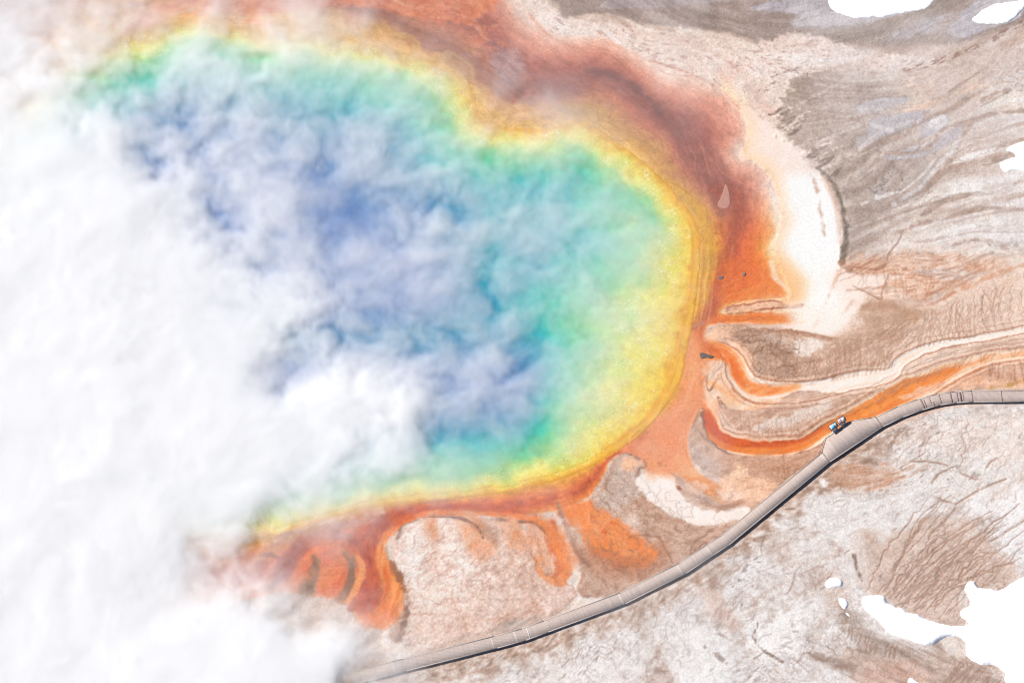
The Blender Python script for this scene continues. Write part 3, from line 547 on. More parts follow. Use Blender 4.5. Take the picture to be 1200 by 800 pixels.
stroke([(384, 652), (396, 668), (398, 690)], [14, 18, 16], (242, 134, 84), .85, 3, 3, (230, 112, 70))
stroke([(418, 650), (425, 668), (416, 690), (406, 704)], [5, 7, 7, 6], (246, 156, 90), .9, 1.6, 1.5)
stroke([(368, 652), (372, 668), (364, 688)], [4, 9, 9], (136, 104, 78), .8, 2.5, 2.5)
stroke([(400, 646), (410, 658), (411, 678), (402, 698)], [3, 6, 8, 8], (130, 98, 78), .8, 2, 2, (160, 120, 90))
stroke([(470, 622), (458, 650), (472, 684), (478, 712), (468, 748)], [3, 4, 5, 5, 5], (124, 90, 74), .7, 2, 3)
stroke([(240, 668), (270, 655), (296, 640), (330, 632)], [3, 5, 5, 3], (250, 190, 140), .6, 2, 2)
# ---------------------------------------------------------------- south of the boardwalk
d = poly([(420, 830), (480, 792), (580, 764), (640, 745), (735, 712), (806, 676), (845, 650), (885, 620), (975, 548), (1042, 504), (1100, 482), (1140, 476), (1300, 476), (1320, 900), (400, 900)], 80)
south = sm(-3, 3, d)
paint(south, ramp(.22+NB*.4+NM*.5+NF*.3+NX*.22+L2*.12+L3*.2, [(-1.3, (156, 132, 120)), (-.8, (192, 174, 165)), (-.3, (216, 206, 201)), (.2, (230, 226, 225)), (.7, (240, 239, 240)), (1.3, (251, 251, 252))]))
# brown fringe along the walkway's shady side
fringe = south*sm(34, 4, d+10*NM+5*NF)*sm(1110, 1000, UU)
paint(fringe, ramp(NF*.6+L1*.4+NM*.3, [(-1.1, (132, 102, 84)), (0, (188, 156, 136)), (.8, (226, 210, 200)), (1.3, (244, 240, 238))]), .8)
area([(975, 555), (1000, 540), (1020, 545), (1045, 548), (1075, 548), (1072, 556), (1050, 562), (1030, 575), (1005, 578), (985, 572)], (206, 164, 138), .85, 4, 6, (226, 196, 178))
area([(965, 560), (990, 552), (1005, 566), (1000, 580), (975, 575)], (190, 146, 118), .6, 6, 6)
area([(958, 562), (964, 560), (972, 568), (968, 572), (961, 570)], (248, 247, 246), .9, 1.6, 1.5)
for pts, c, a in (([(950, 580), (985, 570), (1040, 582), (1070, 600), (1050, 640), (1010, 650), (975, 630), (945, 605)], (232, 229, 228), .8), ([(1060, 505), (1120, 490), (1200, 490), (1240, 560), (1180, 590), (1110, 580), (1060, 550)], (236, 224, 217), .8),
                  ([(1050, 530), (1090, 525), (1150, 540), (1190, 545), (1170, 580), (1120, 590), (1080, 570)], (228, 225, 223), .8), ([(870, 740), (905, 715), (945, 718), (935, 745), (905, 765), (880, 762)], (248, 248, 248), .9),
                  ([(800, 735), (850, 735), (855, 765), (880, 800), (820, 815), (780, 780)], (242, 242, 243), .75), ([(1150, 590), (1250, 560), (1260, 660), (1190, 670), (1165, 650), (1175, 620)], (244, 244, 247), .9), ([(640, 770), (720, 760), (760, 790), (700, 815), (630, 810)], (236, 231, 229), .6)):
    area(pts, c, a, 10, 10, tuple(min(255, k+8) for k in c))
area([(820, 690), (845, 692), (850, 705), (868, 728), (872, 735), (858, 742), (846, 730), (822, 722), (830, 708)], (206, 178, 164), .85, 3, 5, (222, 202, 192))
area([(960, 665), (985, 680), (995, 700), (985, 715), (968, 712), (962, 695)], (208, 182, 168), .6, 5, 5, (222, 204, 194))
area([(900, 640), (930, 625), (980, 640), (1000, 665), (985, 690), (940, 690), (915, 668)], (224, 208, 200), .3, 12, 9, (236, 228, 224))
area([(1015, 622), (1035, 630), (1060, 615), (1100, 606), (1140, 610), (1165, 640), (1190, 660), (1185, 684), (1150, 690), (1125, 695), (1132, 716), (1128, 732), (1075, 726), (1040, 708), (1018, 692), (1012, 670), (1014, 645)], (204, 180, 166), .95, 6, 7, (220, 200, 189), -.02)
area([(1000, 625), (1012, 640), (1016, 680), (1008, 690), (1002, 670)], (228, 216, 210), .7, 3, 4)
area([(1100, 752), (1120, 742), (1145, 745), (1170, 770), (1190, 800), (1180, 830), (1050, 830), (1000, 790), (985, 765), (1000, 758), (1050, 765), (1080, 765)], (190, 164, 150), .85, 8, 7, (212, 192, 182))
area([(1096, 748), (1110, 744), (1128, 750), (1132, 766), (1122, 772), (1108, 762)], (236, 230, 226), .9, 2.5, 4, (220, 208, 200))
stroke([(985, 712), (1000, 730), (1020, 750), (1045, 762), (1070, 768), (1090, 785)], [14, 18, 20, 16, 12, 8], (136, 116, 106), .75, 7, 7, (176, 158, 148))
area([(1020, 778), (1060, 772), (1090, 790), (1090, 820), (1030, 820), (1010, 795)], (200, 160, 144), .7, 7, 6, (216, 186, 172))
stroke([(950, 768), (975, 774), (1000, 782)], [6, 9, 6], (140, 116, 104), .7, 4, 5)
area([(1160, 790), (1176, 775), (1190, 800), (1170, 815)], (240, 238, 238), .6, 5, 5)
# dark organic crumbs in the white crust
m = south*sm(1.0, 1.9, L1*.9+NM*.9-.1)*sm(-.2, .6, fbm(UU, VV, 55, 3, 41))
paint(m, rgb(128, 112, 106), .6)
m = south*sm(.4, 1.2, NM+.5*L1)*sm(1120, 900, UU)*sm(640, 760, VV)
paint(m, rgb(186, 176, 174), .35)
for pts, w in (([(890, 724), (886, 736), (883, 745), (886, 750)], [1.5, 2.2, 3, 2.5]), ([(886, 752), (892, 760), (905, 768), (918, 776)], [1.2, 1.8, 2, 1.2]), ([(826, 757), (827, 759)], 4), ([(838, 766), (846, 772)], [5, 8]), ([(948, 766), (954, 756)], 1.4), ([(1001, 651), (1004, 665), (1010, 680)], 3)):
    stroke(pts, w, (122, 98, 86), .85, 1.2, 1.5)

# ---------------------------------------------------------------- thin rills: traced, cut into the ground and stained
RILL = np.zeros((H, W), dtype=F32)
def splat(path, wd, k=1.0):
    path = np.asarray(path); seg = np.hypot(*np.diff(path, axis=0).T); n = max(int(seg.sum()/.5), 2)
    s = np.concatenate([[0], np.cumsum(seg)]); q = np.linspace(0, s[-1], n)
    x = (np.interp(q, s, path[:, 0])-U0)/STEP; y = (np.interp(q, s, path[:, 1])-V0)/STEP
    ww = np.interp(q, [0, s[-1]*.25, s[-1]], [wd*.55, wd, wd*.8])/STEP
    for dj in range(-2, 3):
        for di in range(-2, 3):
            a = (np.round(y)+di).astype(int); b = (np.round(x)+dj).astype(int)
            ok = (a >= 0) & (a < H) & (b >= 0) & (b < W)
            r = np.hypot(a-y, b-x); val = k*np.clip(1.15-r/np.maximum(ww, .3)*.75, 0, 1)
            np.maximum.at(RILL, (a[ok], b[ok]), val[ok].astype(F32))
def wander(a, b, amp, n=18, bend=0.0):
    a, b = np.asarray(a, float), np.asarray(b, float); d = b-a; L = np.hypot(*d); nrm = np.array([-d[1], d[0]])/(L+1e-6)
    t = np.linspace(0, 1, n)
    w = np.cumsum(rng.standard_normal(n)); w = w-np.linspace(w[0], w[-1], n)
    w = w/(np.abs(w).max()+1e-6)*amp+bend*np.sin(np.pi*t)*L
    return a+d*t[:, None]+nrm*w[:, None]
def comb(top_pts, bot_pts, n, jit, wd, k=1, amp=2.5, merge=.3, branch=.5, bend=0.0):
    """n rills running from a ridge line down to a channel line"""
    tp, bp = catmull(P(top_pts), False, 8), catmull(P(bot_pts), False, 8)
    for i in range(n):
        t = (i+.5+rng.normal()*jit)/n
        t = min(max(t, 0), 1); t2 = min(max(t+rng.normal()*merge/n, 0), 1)
        a = tp[int(t*(len(tp)-1))]+(bp[int(t2*(len(bp)-1))]-tp[int(t*(len(tp)-1))])*abs(rng.normal()*.22)
        b = bp[int(t2*(len(bp)-1))]
        p = wander(a, b, amp*rng.uniform(.4, 1.2), 14, bend*rng.uniform(.5, 1.3)); splat(p, wd*rng.uniform(.6, 1.2), k*rng.uniform(.5, 1))
        if rng.random() < branch:
            j = rng.integers(4, 11); q = p[j]; L = np.hypot(*(b-a))*rng.uniform(.25, .5)
            dirv = (a-b)/(np.hypot(*(a-b))+1e-6); s = rng.choice([-1, 1])*rng.uniform(.3, .8)
            dv = np.array([dirv[0]*math.cos(s)-dirv[1]*math.sin(s), dirv[0]*math.sin(s)+dirv[1]*math.cos(s)])
            splat(wander(q+dv*L, q, amp*.5, 9), wd*.6, k*rng.uniform(.4, .8))
comb([(1090, 362), (1120, 352), (1160, 338), (1230, 325)], [(1075, 408), (1120, 398), (1160, 390), (1230, 382)], 60, .5, .85, .8, 4, 1.6, 1.0, .08)
comb([(1060, 372), (1085, 366), (1110, 360)], [(1000, 412), (1040, 420), (1058, 415)], 20, .5, .7, .7, 4, 1.5, .8)
comb([(980, 400), (1010, 396), (1060, 385)], [(975, 446), (1010, 440), (1048, 430)], 34, .5, .8, .75, 3, 1.6, .9, -.06)
comb([(900, 400), (940, 418), (980, 402)], [(900, 446), (940, 444), (975, 440)], 24, .6, .8, .75, 4, 2.0, .9)
comb([(1060, 444), (1100, 428), (1150, 412), (1230, 400)], [(1040, 462), (1090, 442), (1140, 426), (1230, 412)], 52, .4, 1.0, .6, 1.2, .8, .3)
comb([(940, 484), (980, 470), (1040, 452)], [(950, 502), (985, 484), (1050, 462)], 40, .4, .9, .5, 1.2, .8, .3)
comb([(860, 484), (900, 488), (935, 476)], [(862, 500), (900, 512), (940, 506)], 18, .5, .9, .45, 1.5)
comb([(1160, 424), (1200, 420), (1240, 420)], [(1160, 440), (1195, 446), (1240, 442)], 22, .4, 1.2, .8, 1.2, .8, .4)
comb([(905, 540), (930, 545), (960, 530)], [(905, 560), (925, 560), (950, 545)], 8, .4, 1.0, .5, 2)
comb([(1010, 315), (1050, 300), (1100, 300)], [(1005, 335), (1060, 350), (1090, 350)], 14, .5, 1.0, .5, 3)
# long braided rills of the south-east
for i in range(22):
    t = (i+rng.uniform(-.4, .4))/22
    a = P([(1110+90*t+rng.normal()*12, 560+95*t+rng.normal()*8)])[0]; b = P([(1022+52*t+rng.normal()*6, 690+32*t+rng.normal()*4)])[0]
    splat(wander(a+(b-a)*abs(rng.normal()*.18), b+(a-b)*abs(rng.normal()*.12), 6*rng.uniform(.4, 1.2), 24, .05*rng.normal()+.03), rng.uniform(.55, 1.35), rng.uniform(.5, 1))
for i in range(17):
    t = (i+rng.uniform(-.4, .4))/17
    a = P([(1190+30*t, 560+70*t+rng.normal()*8)])[0]; b = P([(1030+110*t, 696+34*t+rng.normal()*3)])[0]
    c = a+(b-a)*rng.uniform(.05, .5)
    splat(wander(c, b, 5*rng.uniform(.4, 1.2), 20, .04), rng.uniform(.7, 1.5), rng.uniform(.5, .95))
for i in range(22):
    a = P([(1060+130*rng.random(), 490+40*rng.random())])[0]; b = a+np.array([-rng.uniform(8, 30), rng.uniform(18, 55)])
    splat(wander(a, b, 4, 12), rng.uniform(.6, 1.1), rng.uniform(.3, .65))
for pts in ([(1065, 541), (1085, 540), (1100, 543), (1110, 546)], [(1125, 553), (1140, 560), (1150, 562)], [(1095, 581), (1105, 587), (1120, 591)], [(1156, 548), (1160, 540), (1168, 535)], [(1092, 566), (1100, 556), (1112, 550)], [(1160, 634), (1180, 622), (1200, 610), (1230, 596)], [(1088, 632), (1092, 622), (1105, 612), (1120, 594)], [(1180, 560), (1150, 572), (1120, 590)]):
    q = catmull(P(pts), False, 6); splat(q+np.cumsum(rng.standard_normal(q.shape)*.25, 0), 1.6, .9)
for pts in ([(738, 628), (755, 626), (772, 628), (778, 640), (785, 652), (788, 660)], [(808, 650), (812, 638), (822, 630), (835, 622)], [(985, 310), (1030, 315), (1040, 300), (1050, 285), (1056, 270)], [(1000, 335), (1032, 350), (1035, 342), (1042, 322)]):
    q = catmull(P(pts), False, 8); splat(q+np.cumsum(rng.standard_normal(q.shape)*.35, 0), 1.4, .8)
comb([(1130, 772), (1160, 785), (1200, 800)], [(1105, 800), (1130, 815), (1160, 830)], 20, .4, 1.3, .7, 2, .8, .6)
comb([(990, 722), (1020, 745), (1060, 755)], [(985, 738), (1015, 762), (1055, 772)], 26, .4, 1.2, .8, 1.5, .8, .5)
paint(np.clip(RILL*1.1, 0, 1), mix(rgb(126, 90, 72), rgb(166, 126, 106), sm(-1, 1, NM)), .72)
# flow-following bands and threads on the bare crust
def threads(pts, n, length, wd, layer_col, a, jit=.0, k=(.4, 1)):
    global RILL, HGT
    keepR = RILL; RILL = np.zeros((H, W), dtype=F32)
    d = poly(pts, 20); ii, jj = np.nonzero(d > 0)
    for _ in range(n):
        r_ = rng.integers(len(ii)); i_, j_ = float(ii[r_]), float(jj[r_]); path = []; sgn = rng.choice([-1, 1]); L_ = length*rng.uniform(.4, 1.4)
        for st in range(int(L_/2.4)):
            a_, b_ = int(i_), int(j_)
            if not (0 <= a_ < H and 0 <= b_ < W) or d[a_, b_] < -6: break
            path.append((U0+j_*STEP, V0+i_*STEP)); an = ANG[a_, b_]+jit*math.sin(st*.7+r_)
            i_ += sgn*2*-math.sin(an); j_ += sgn*2*math.cos(an)
        if len(path) > 3: splat(path, wd*rng.uniform(.5, 1.6), rng.uniform(*k))
    paint(np.clip(RILL*sm(-.8, .4, NF+.6*NX+.4), 0, 1), np.array(layer_col, F32)/255, a)
    RILL = keepR
EAST = [(960, 90), (1060, 84), (1130, 80), (1240, 60), (1240, 310), (1130, 300), (1010, 300), (990, 250), (960, 200), (920, 150)]
threads(EAST, 26, 50, 1.2, (128, 106, 94), .5); threads(EAST, 34, 90, 3.0, (236, 228, 224), .5)
threads([(1090, 180), (1240, 120), (1240, 300), (1060, 290)], 14, 130, 3.4, (176, 148, 133), .7); threads([(1090, 180), (1240, 120), (1240, 300), (1060, 290)], 40, 90, 2.8, (246, 243, 241), .7)
threads([(640, 10), (860, 45), (1000, 55), (1100, 75), (930, 88), (880, 130), (760, 66)], 60, 22, 1.2, (190, 158, 146), .5); threads([(640, -10), (1000, 0), (1200, 10), (1130, 50), (960, 44), (700, 20)], 40, 60, 1.4, (132, 118, 112), .4)
threads([(1000, 300), (1150, 305), (1090, 356), (1000, 340)], 70, 30, 1.3, (160, 108, 82), .6); threads([(1000, 300), (1150, 305), (1090, 356), (1000, 340)], 30, 26, 1.5, (242, 226, 216), .6)
threads([(480, 620), (640, 640), (670, 690), (500, 755), (470, 740)], 36, 26, .9, (160, 104, 80), .55, .6); threads([(480, 620), (640, 640), (670, 690), (500, 755), (470, 740)], 40, 14, 1.6, (250, 246, 243), .5, .4)
SOUTHP = [(500, 800), (740, 715), (900, 620), (1010, 560), (1000, 690), (980, 790), (800, 830)]
threads(SOUTHP, 80, 24, 1.0, (138, 110, 96), .5, .4); threads(SOUTHP, 80, 26, 2.4, (250, 250, 250), .55, .3)
threads([(1040, 500), (1240, 485), (1240, 640), (1100, 600), (1000, 620)], 120, 34, 1.1, (186, 156, 142), .6, .5); threads([(1040, 500), (1240, 485), (1240, 640), (1100, 600)], 80, 30, 2.2, (250, 248, 247), .6, .4)
threads([(1000, 760), (1130, 750), (1190, 810), (1010, 820)], 60, 40, 1.4, (140, 114, 102), .6)
threads([(980, 545), (1080, 545), (1040, 575), (980, 580)], 60, 24, 1.4, (176, 118, 86), .6); threads([(850, 540), (960, 528), (900, 580)], 50, 30, 1.4, (170, 128, 106), .5); threads([(716, 545), (760, 600), (850, 620), (720, 690), (690, 610)], 70, 20, 1.2, (142, 104, 86), .5, .5)
HGT -= .05*RILL

paint(MATLINES*MATM*sm(-.5, .7, NB+.6*NF), mix(rgb(150, 78, 60), rgb(206, 120, 84), sm(-1, 1, NM)), .38)
paint(np.roll(MATLINES, 2, 0)*MATM*sm(0, .9, NW+.4*NF), rgb(252, 206, 164), .22)
CAN *= 1+(MATM*(.02*NX+.012*L1+.04*NF*sm(430, 520, VV)))[..., None]
HGT += MATM*.008*NF
area([(802, 400), (820, 398), (822, 420), (820, 455), (822, 476), (808, 496), (803, 522), (808, 546), (798, 554), (768, 554), (755, 540), (745, 524), (760, 505), (780, 488), (800, 455)], (250, 176, 126), .6, 7, 4, (246, 158, 104))
# vein networks and grain on the bare crust
bare = 1-MATM*.85
landv = np.clip(land+south*.35+.3*fan, 0, 1)
paint(VE1*land*sm(-.2, .7, NW), rgb(156, 112, 92), .4); paint(VE2*land*sm(.1, .9, NM+.2), rgb(164, 126, 108), .3)
isl = poly([(852, 388), (925, 390), (940, 420), (925, 446), (880, 446), (880, 412)], 40)
paint(VE2*sm(-4, 4, isl), rgb(120, 92, 78), .55); paint(VE1*sm(-4, 4, isl), rgb(112, 86, 74), .5)
paint(VE3*south*sm(0, .8, NW)*sm(1040, 960, UU), rgb(120, 96, 84), .5)
paint(VE1*south*sm(.5, 1.2, NB+.3*NM), rgb(150, 128, 118), .12)
bf = poly([(700, 560), (750, 560), (860, 616), (800, 660), (720, 690), (680, 680), (690, 610)], 40)
paint(VE2*sm(-4, 6, bf), rgb(136, 98, 80), .35)
calm_k = 1-np.clip(CALM, 0, 1)*1.0
CAN *= 1+(calm_k*bare*(.05*SPK+.03*NX+.006*L1+.018*CRU)+.025*SPK*MATM)[..., None]
paint(TE1*south*sm(-.1, .7, NB+.3*NM+.2)*calm_k, rgb(140, 112, 98), .42)
paint(TE2*south*sm(0, .8, NW)*calm_k, rgb(150, 122, 108), .3)
north_bare = sm(940, 1000, UU)*(1-south)
paint(TE2*north_bare*sm(0, .8, NW)*calm_k, rgb(164, 134, 118), .4)
HGT -= .015*TE1*south
speck = MATM*sm(1.9, 2.6, SPK+.7*NF)
paint(speck*sm(440, 500, VV), rgb(150, 66, 46), .5)
paint(sm(2.0, 2.6, SPK+.5*NM)*(1-MATM)*calm_k*(1-.6*south), rgb(120, 100, 90), .3)
# crusted patches are rougher
calm_k = 1-np.clip(CALM, 0, 1)*.9
HGT += bare*calm_k*(1-.5*south)*(1-.4*land)*(.002*L1+.02*NF+.007*SPK+.010*NX+.008*CRU*sm(-1, 1, NW)+.004*L2)
HGT -= .014*VE1*landv

# ---------------------------------------------------------------- pool colours
th_t = sm(400, 170, VV); th_b = sm(470, 560, VV+.12*(UU-600)); 
kk = .92-.56*th_t-.46*th_b
kk = kk+(.36-kk)*sm(600, 470, UU)*sm(420, 320, VV)
kk = kk+(.27-kk)*sm(720, 600, UU)*sm(340, 460, VV)
q = np.maximum(DPn, 0)/kk
q = q*(1+.10*NB)+14*NM*sm(20, 90, q)+7*L2*.4
POOLC = ramp(q, [(0, (240, 172, 66)), (7, (248, 192, 76)), (13, (244, 178, 64)), (22, (254, 212, 88)), (44, (252, 230, 112)), (66, (240, 238, 140)), (88, (202, 230, 146)), (122, (140, 214, 156)), (175, (92, 206, 176)), (235, (56, 190, 192)), (310, (36, 156, 188)), (430, (46, 130, 188)), (560, (80, 130, 196))])
tp_ = (sm(300, 180, VV)*sm(70, 20, q)*(1+1.6*sm(640, 520, UU)))[..., None]
POOLC = POOLC*(1-.25*tp_)+rgb(226, 186, 120)*.25*tp_
gm = sm(.1, 1.0, NM+.5*NF)*sm(18, 40, q)*sm(110, 70, q)
POOLC += (rgb(186, 200, 80)-POOLC)*(gm*.35)[..., None]
fl = sm(1.75, 2.3, SPK+1.1*fbm(UU, VV, 14, 3, 51))*sm(12, 25, q)*sm(120, 80, q)
POOLC += (rgb(255, 250, 220)-POOLC)*(fl*.8)[..., None]
POOLC *= (1+.05*NF+.03*SPK*sm(150, 60, q))[..., None]
for off, c, a in ((2, (214, 134, 46), .3), (6, (252, 204, 92), .4), (10, (230, 156, 52), .25)):
    POOLC += (np.array(c, F32)/255-POOLC)*(a*sm(1.6, .3, np.abs(DP-off+1.6*NM+.5*NF))*sm(150, 230, VV))[..., None]

# orange and red mats dry to pastel
warmth = np.clip((CAN[..., 0]-CAN[..., 2])*2.2-.35, 0, 1)*MATM
CAN += (1-CAN)*(.04*np.maximum(warmth, MATM*.7))[..., None]
nonm = (1-MATM)[..., None]
lil = (sm(930, 1010, UU)*sm(310, 250, VV)*(1-CALM)*sm(-.6, .8, NW+.3*L3))[..., None]
CAN += (rgb(204, 198, 204)-CAN)*(.22*lil)
CAN *= 1+(sm(800, 860, UU)*sm(270, 320, VV)*(1-south)*(1-MATM)*(1-.7*CALM))[..., None]*np.array([.02, -.02, -.05], F32)
CAN = np.clip(CAN, 0.01, 1); CAN = CAN*(1-nonm)+nonm*(CAN**(.91-.07*south[..., None]-.12*(sm(900, 990, UU)*(1-south))[..., None]))*(1-(1-CALM[..., None])*np.array([0, .015, .028], F32))
_g = CAN.mean(-1, keepdims=True); _s = (CAN.max(-1, keepdims=True)-CAN.min(-1, keepdims=True))
CAN = np.clip(_g+(CAN-_g)*(1.02+.32*nonm*(1-.6*south[..., None])*(1-.9*(sm(900, 990, UU)*sm(320, 260, VV))[..., None])*np.clip(1-_s/.45, 0, 1)), .01, 1)
def lin(c):
    c = np.clip(c, 0.002, 1)
    return np.where(c <= .04045, c/12.92, ((c+.055)/1.055)**2.4)
ALB = np.clip(lin(CAN)/GAIN, .004, .8); PALB = np.clip(lin(POOLC)/GAIN, .004, .8)

# ---------------------------------------------------------------- materials
def mat(name, rough=.8, col=(.3, .3, .3), attr=None, noise=0, nscale=5, bump=0, bscale=8, spec=.3, bdist=.02):
    m = bpy.data.materials.new(name); m.use_nodes = True; n = m.node_tree.nodes; l = m.node_tree.links
    b = n['Principled BSDF']; b.inputs['Roughness'].default_value = rough; b.inputs['Specular IOR Level'].default_value = spec
    src = None
    tc = n.new('ShaderNodeTexCoord')
    if attr:
        a = n.new('ShaderNodeAttribute'); a.attribute_name = attr; src = a.outputs['Color']
    else:
        r = n.new('ShaderNodeRGB'); r.outputs[0].default_value = (*col, 1); src = r.outputs[0]
    if noise:
        t = n.new('ShaderNodeTexNoise'); t.inputs['Scale'].default_value = nscale; t.inputs['Detail'].default_value = 6; l.new(tc.outputs['Object'], t.inputs['Vector'])
        mr = n.new('ShaderNodeMapRange'); mr.inputs[1].default_value = .25; mr.inputs[2].default_value = .75; mr.inputs[3].default_value = 1-noise; mr.inputs[4].default_value = 1+noise
        l.new(t.outputs[0], mr.inputs[0])
        mx = n.new('ShaderNodeVectorMath'); mx.operation = 'SCALE'; l.new(src, mx.inputs[0]); l.new(mr.outputs[0], mx.inputs['Scale']); src = mx.outputs[0]
    l.new(src, b.inputs['Base Color'])
    if bump:
        t = n.new('ShaderNodeTexNoise'); t.inputs['Scale'].default_value = bscale; t.inputs['Detail'].default_value = 5; l.new(tc.outputs['Object'], t.inputs['Vector'])
        bp = n.new('ShaderNodeBump'); bp.inputs['Strength'].default_value = bump; bp.inputs['Distance'].default_value = bdist; l.new(t.outputs[0], bp.inputs['Height']); l.new(bp.outputs[0], b.inputs['Normal'])
    return m
M_ground = mat('mineral_crust', .85, attr='col', noise=.09, nscale=2.4, bump=.7, bscale=3.0, spec=.15)
M_water = mat('hot_spring_water', .22, attr='col', noise=.06, nscale=.8, bump=.35, bscale=1.4, spec=.3, bdist=.05)
M_snow = mat('snow', .6, (.80, .81, .83), noise=.02, nscale=.6, bump=.25, bscale=1.2, spec=.2, bdist=.05)
M_deck = mat('weathered_planks', .8, attr='col', noise=.07, nscale=2.5, bump=.3, bscale=20, spec=.2)
M_beam = mat('dark_timber', .85, (.09, .075, .068), noise=.2, nscale=3)
M_curb = mat('pale_timber', .8, (.33, .29, .27), noise=.1, nscale=4)
M_frame = mat('dark_metal', .5, (.03, .032, .036), noise=.05)

def add_mesh(name, verts, faces, m, parent=None, cols=None, smooth=False):
    me = bpy.data.meshes.new(name)
    verts = np.asarray(verts, dtype=np.float32); faces = np.asarray(faces, dtype=np.int32)
    me.vertices.add(len(verts)); me.vertices.foreach_set('co', verts.ravel())
    k = faces.shape[1]
    me.loops.add(faces.size); me.loops.foreach_set('vertex_index', faces.ravel())
    me.polygons.add(len(faces)); me.polygons.foreach_set('loop_start', np.arange(0, faces.size, k, dtype=np.int32))
    me.update(calc_edges=True)
    if cols is not None:
        a = me.color_attributes.new('col', 'FLOAT_COLOR', 'POINT')
        a.data.foreach_set('color', np.hstack([cols, np.ones((len(cols), 1))]).astype(np.float32).ravel())
    if smooth: me.polygons.foreach_set('use_smooth', np.ones(len(faces), bool))
    me.materials.append(m); me.update()
    o = bpy.data.objects.new(name, me); scn.collection.objects.link(o)
    if parent: o.parent = parent
    return o
def tag(o, label=None, cat=None, group=None, kind=None):
    if label: o['label'] = label
    if cat: o['category'] = cat
    if group: o['group'] = group
    if kind: o['kind'] = kind
    return o
def empty(name, loc):
    o = bpy.data.objects.new(name, None); o.location = loc; o.empty_display_size = .3; scn.collection.objects.link(o); return o

# ---------------------------------------------------------------- ground sheet: fine core, growing cells out to the horizon
def axis(core):
    g = [core[-1]-core[-2]]; out = []
    x = core[-1]
    while x < 26000:
        g.append(g[-1]*1.25); x = x+g[-1]; out.append(x)
    g = [core[1]-core[0]]; x = core[0]; lo = []
    while x > -25000:
        g.append(g[-1]*1.25); x = x-g[-1]; lo.append(x)
    return np.concatenate([lo[::-1], core, out]), len(lo)
gu, nlo_u = axis(us.astype(float)); gv, nlo_v = axis(vs_.astype(float))
def reflect(g, x0, n):
    k = np.round((g-x0)/STEP).astype(int) % (2*n-2); return np.where(k >= n, 2*n-2-k, k)
ju, jv = reflect(gu, U0, W), reflect(gv, V0, H)
nearrim = sm(40, 14, np.abs(DP))
HGT = HGT*(1-nearrim)-.045*nearrim
POOLIN = np.clip(DP/12, 0, 1)
Hz = HGT-.30*POOLIN*POOLIN
Z = Hz[np.ix_(jv, ju)]; GC = ALB[np.ix_(jv, ju)]
GU, GV = np.meshgrid(gu, gv)
outside = (GU < U0) | (GU > us[-1]) | (GV < V0) | (GV > vs_[-1])
Z = np.where(outside, np.maximum(Z, -.05), Z)
nr, nc = Z.shape
vid = np.arange(nr*nc).reshape(nr, nc)
quads = np.stack([vid[1:, :-1], vid[1:, 1:], vid[:-1, 1:], vid[:-1, :-1]], -1).reshape(-1, 4)
Dg = np.full((nr, nc), -1.0); Dg[nlo_v:nlo_v+H, nlo_u:nlo_u+W] = DP
keep = (Dg.ravel()[quads] < 14).any(1)        # the bed is left open under the deep pool, where the water sheet covers it
quads = quads[keep]
X_, Y_ = to_world(GU, GV)
V3 = np.stack([X_, Y_, Z], -1).reshape(-1, 3)
used = np.unique(quads); remap = np.zeros(nr*nc, np.int64); remap[used] = np.arange(len(used))
g = add_mesh('ground', V3[used], remap[quads], M_ground, cols=GC.reshape(-1, 3)[used], smooth=True)
tag(g, 'pale mineral crust with orange bacterial mats and brown rills around the hot spring', 'ground', kind='structure')
# water sheet
wq_id = np.arange(H*W).reshape(H, W)
wq = np.stack([wq_id[1:, :-1], wq_id[1:, 1:], wq_id[:-1, 1:], wq_id[:-1, :-1]], -1).reshape(-1, 4)
wq = wq[(DP.ravel()[wq] > 1.5).any(1)]
wu = np.unique(wq); rm = np.zeros(H*W, np.int64); rm[wu] = np.arange(len(wu))
wx, wy = to_world(UU.ravel()[wu], VV.ravel()[wu])
wz = (Hz.ravel()[wu]*0-.03)+.02*np.clip(1-DP.ravel()[wu]/14, -1, 1)
wz = np.where(DP.ravel()[wu] < 12, np.maximum(wz, Hz.ravel()[wu]+.012), -.035)
w = add_mesh('spring_water', np.stack([wx, wy, wz], -1), rm[wq], M_water, cols=PALB.reshape(-1, 3)[wu], smooth=True)
tag(w, 'hot spring pool grading from deep blue through green to a yellow rim', 'water', kind='structure')

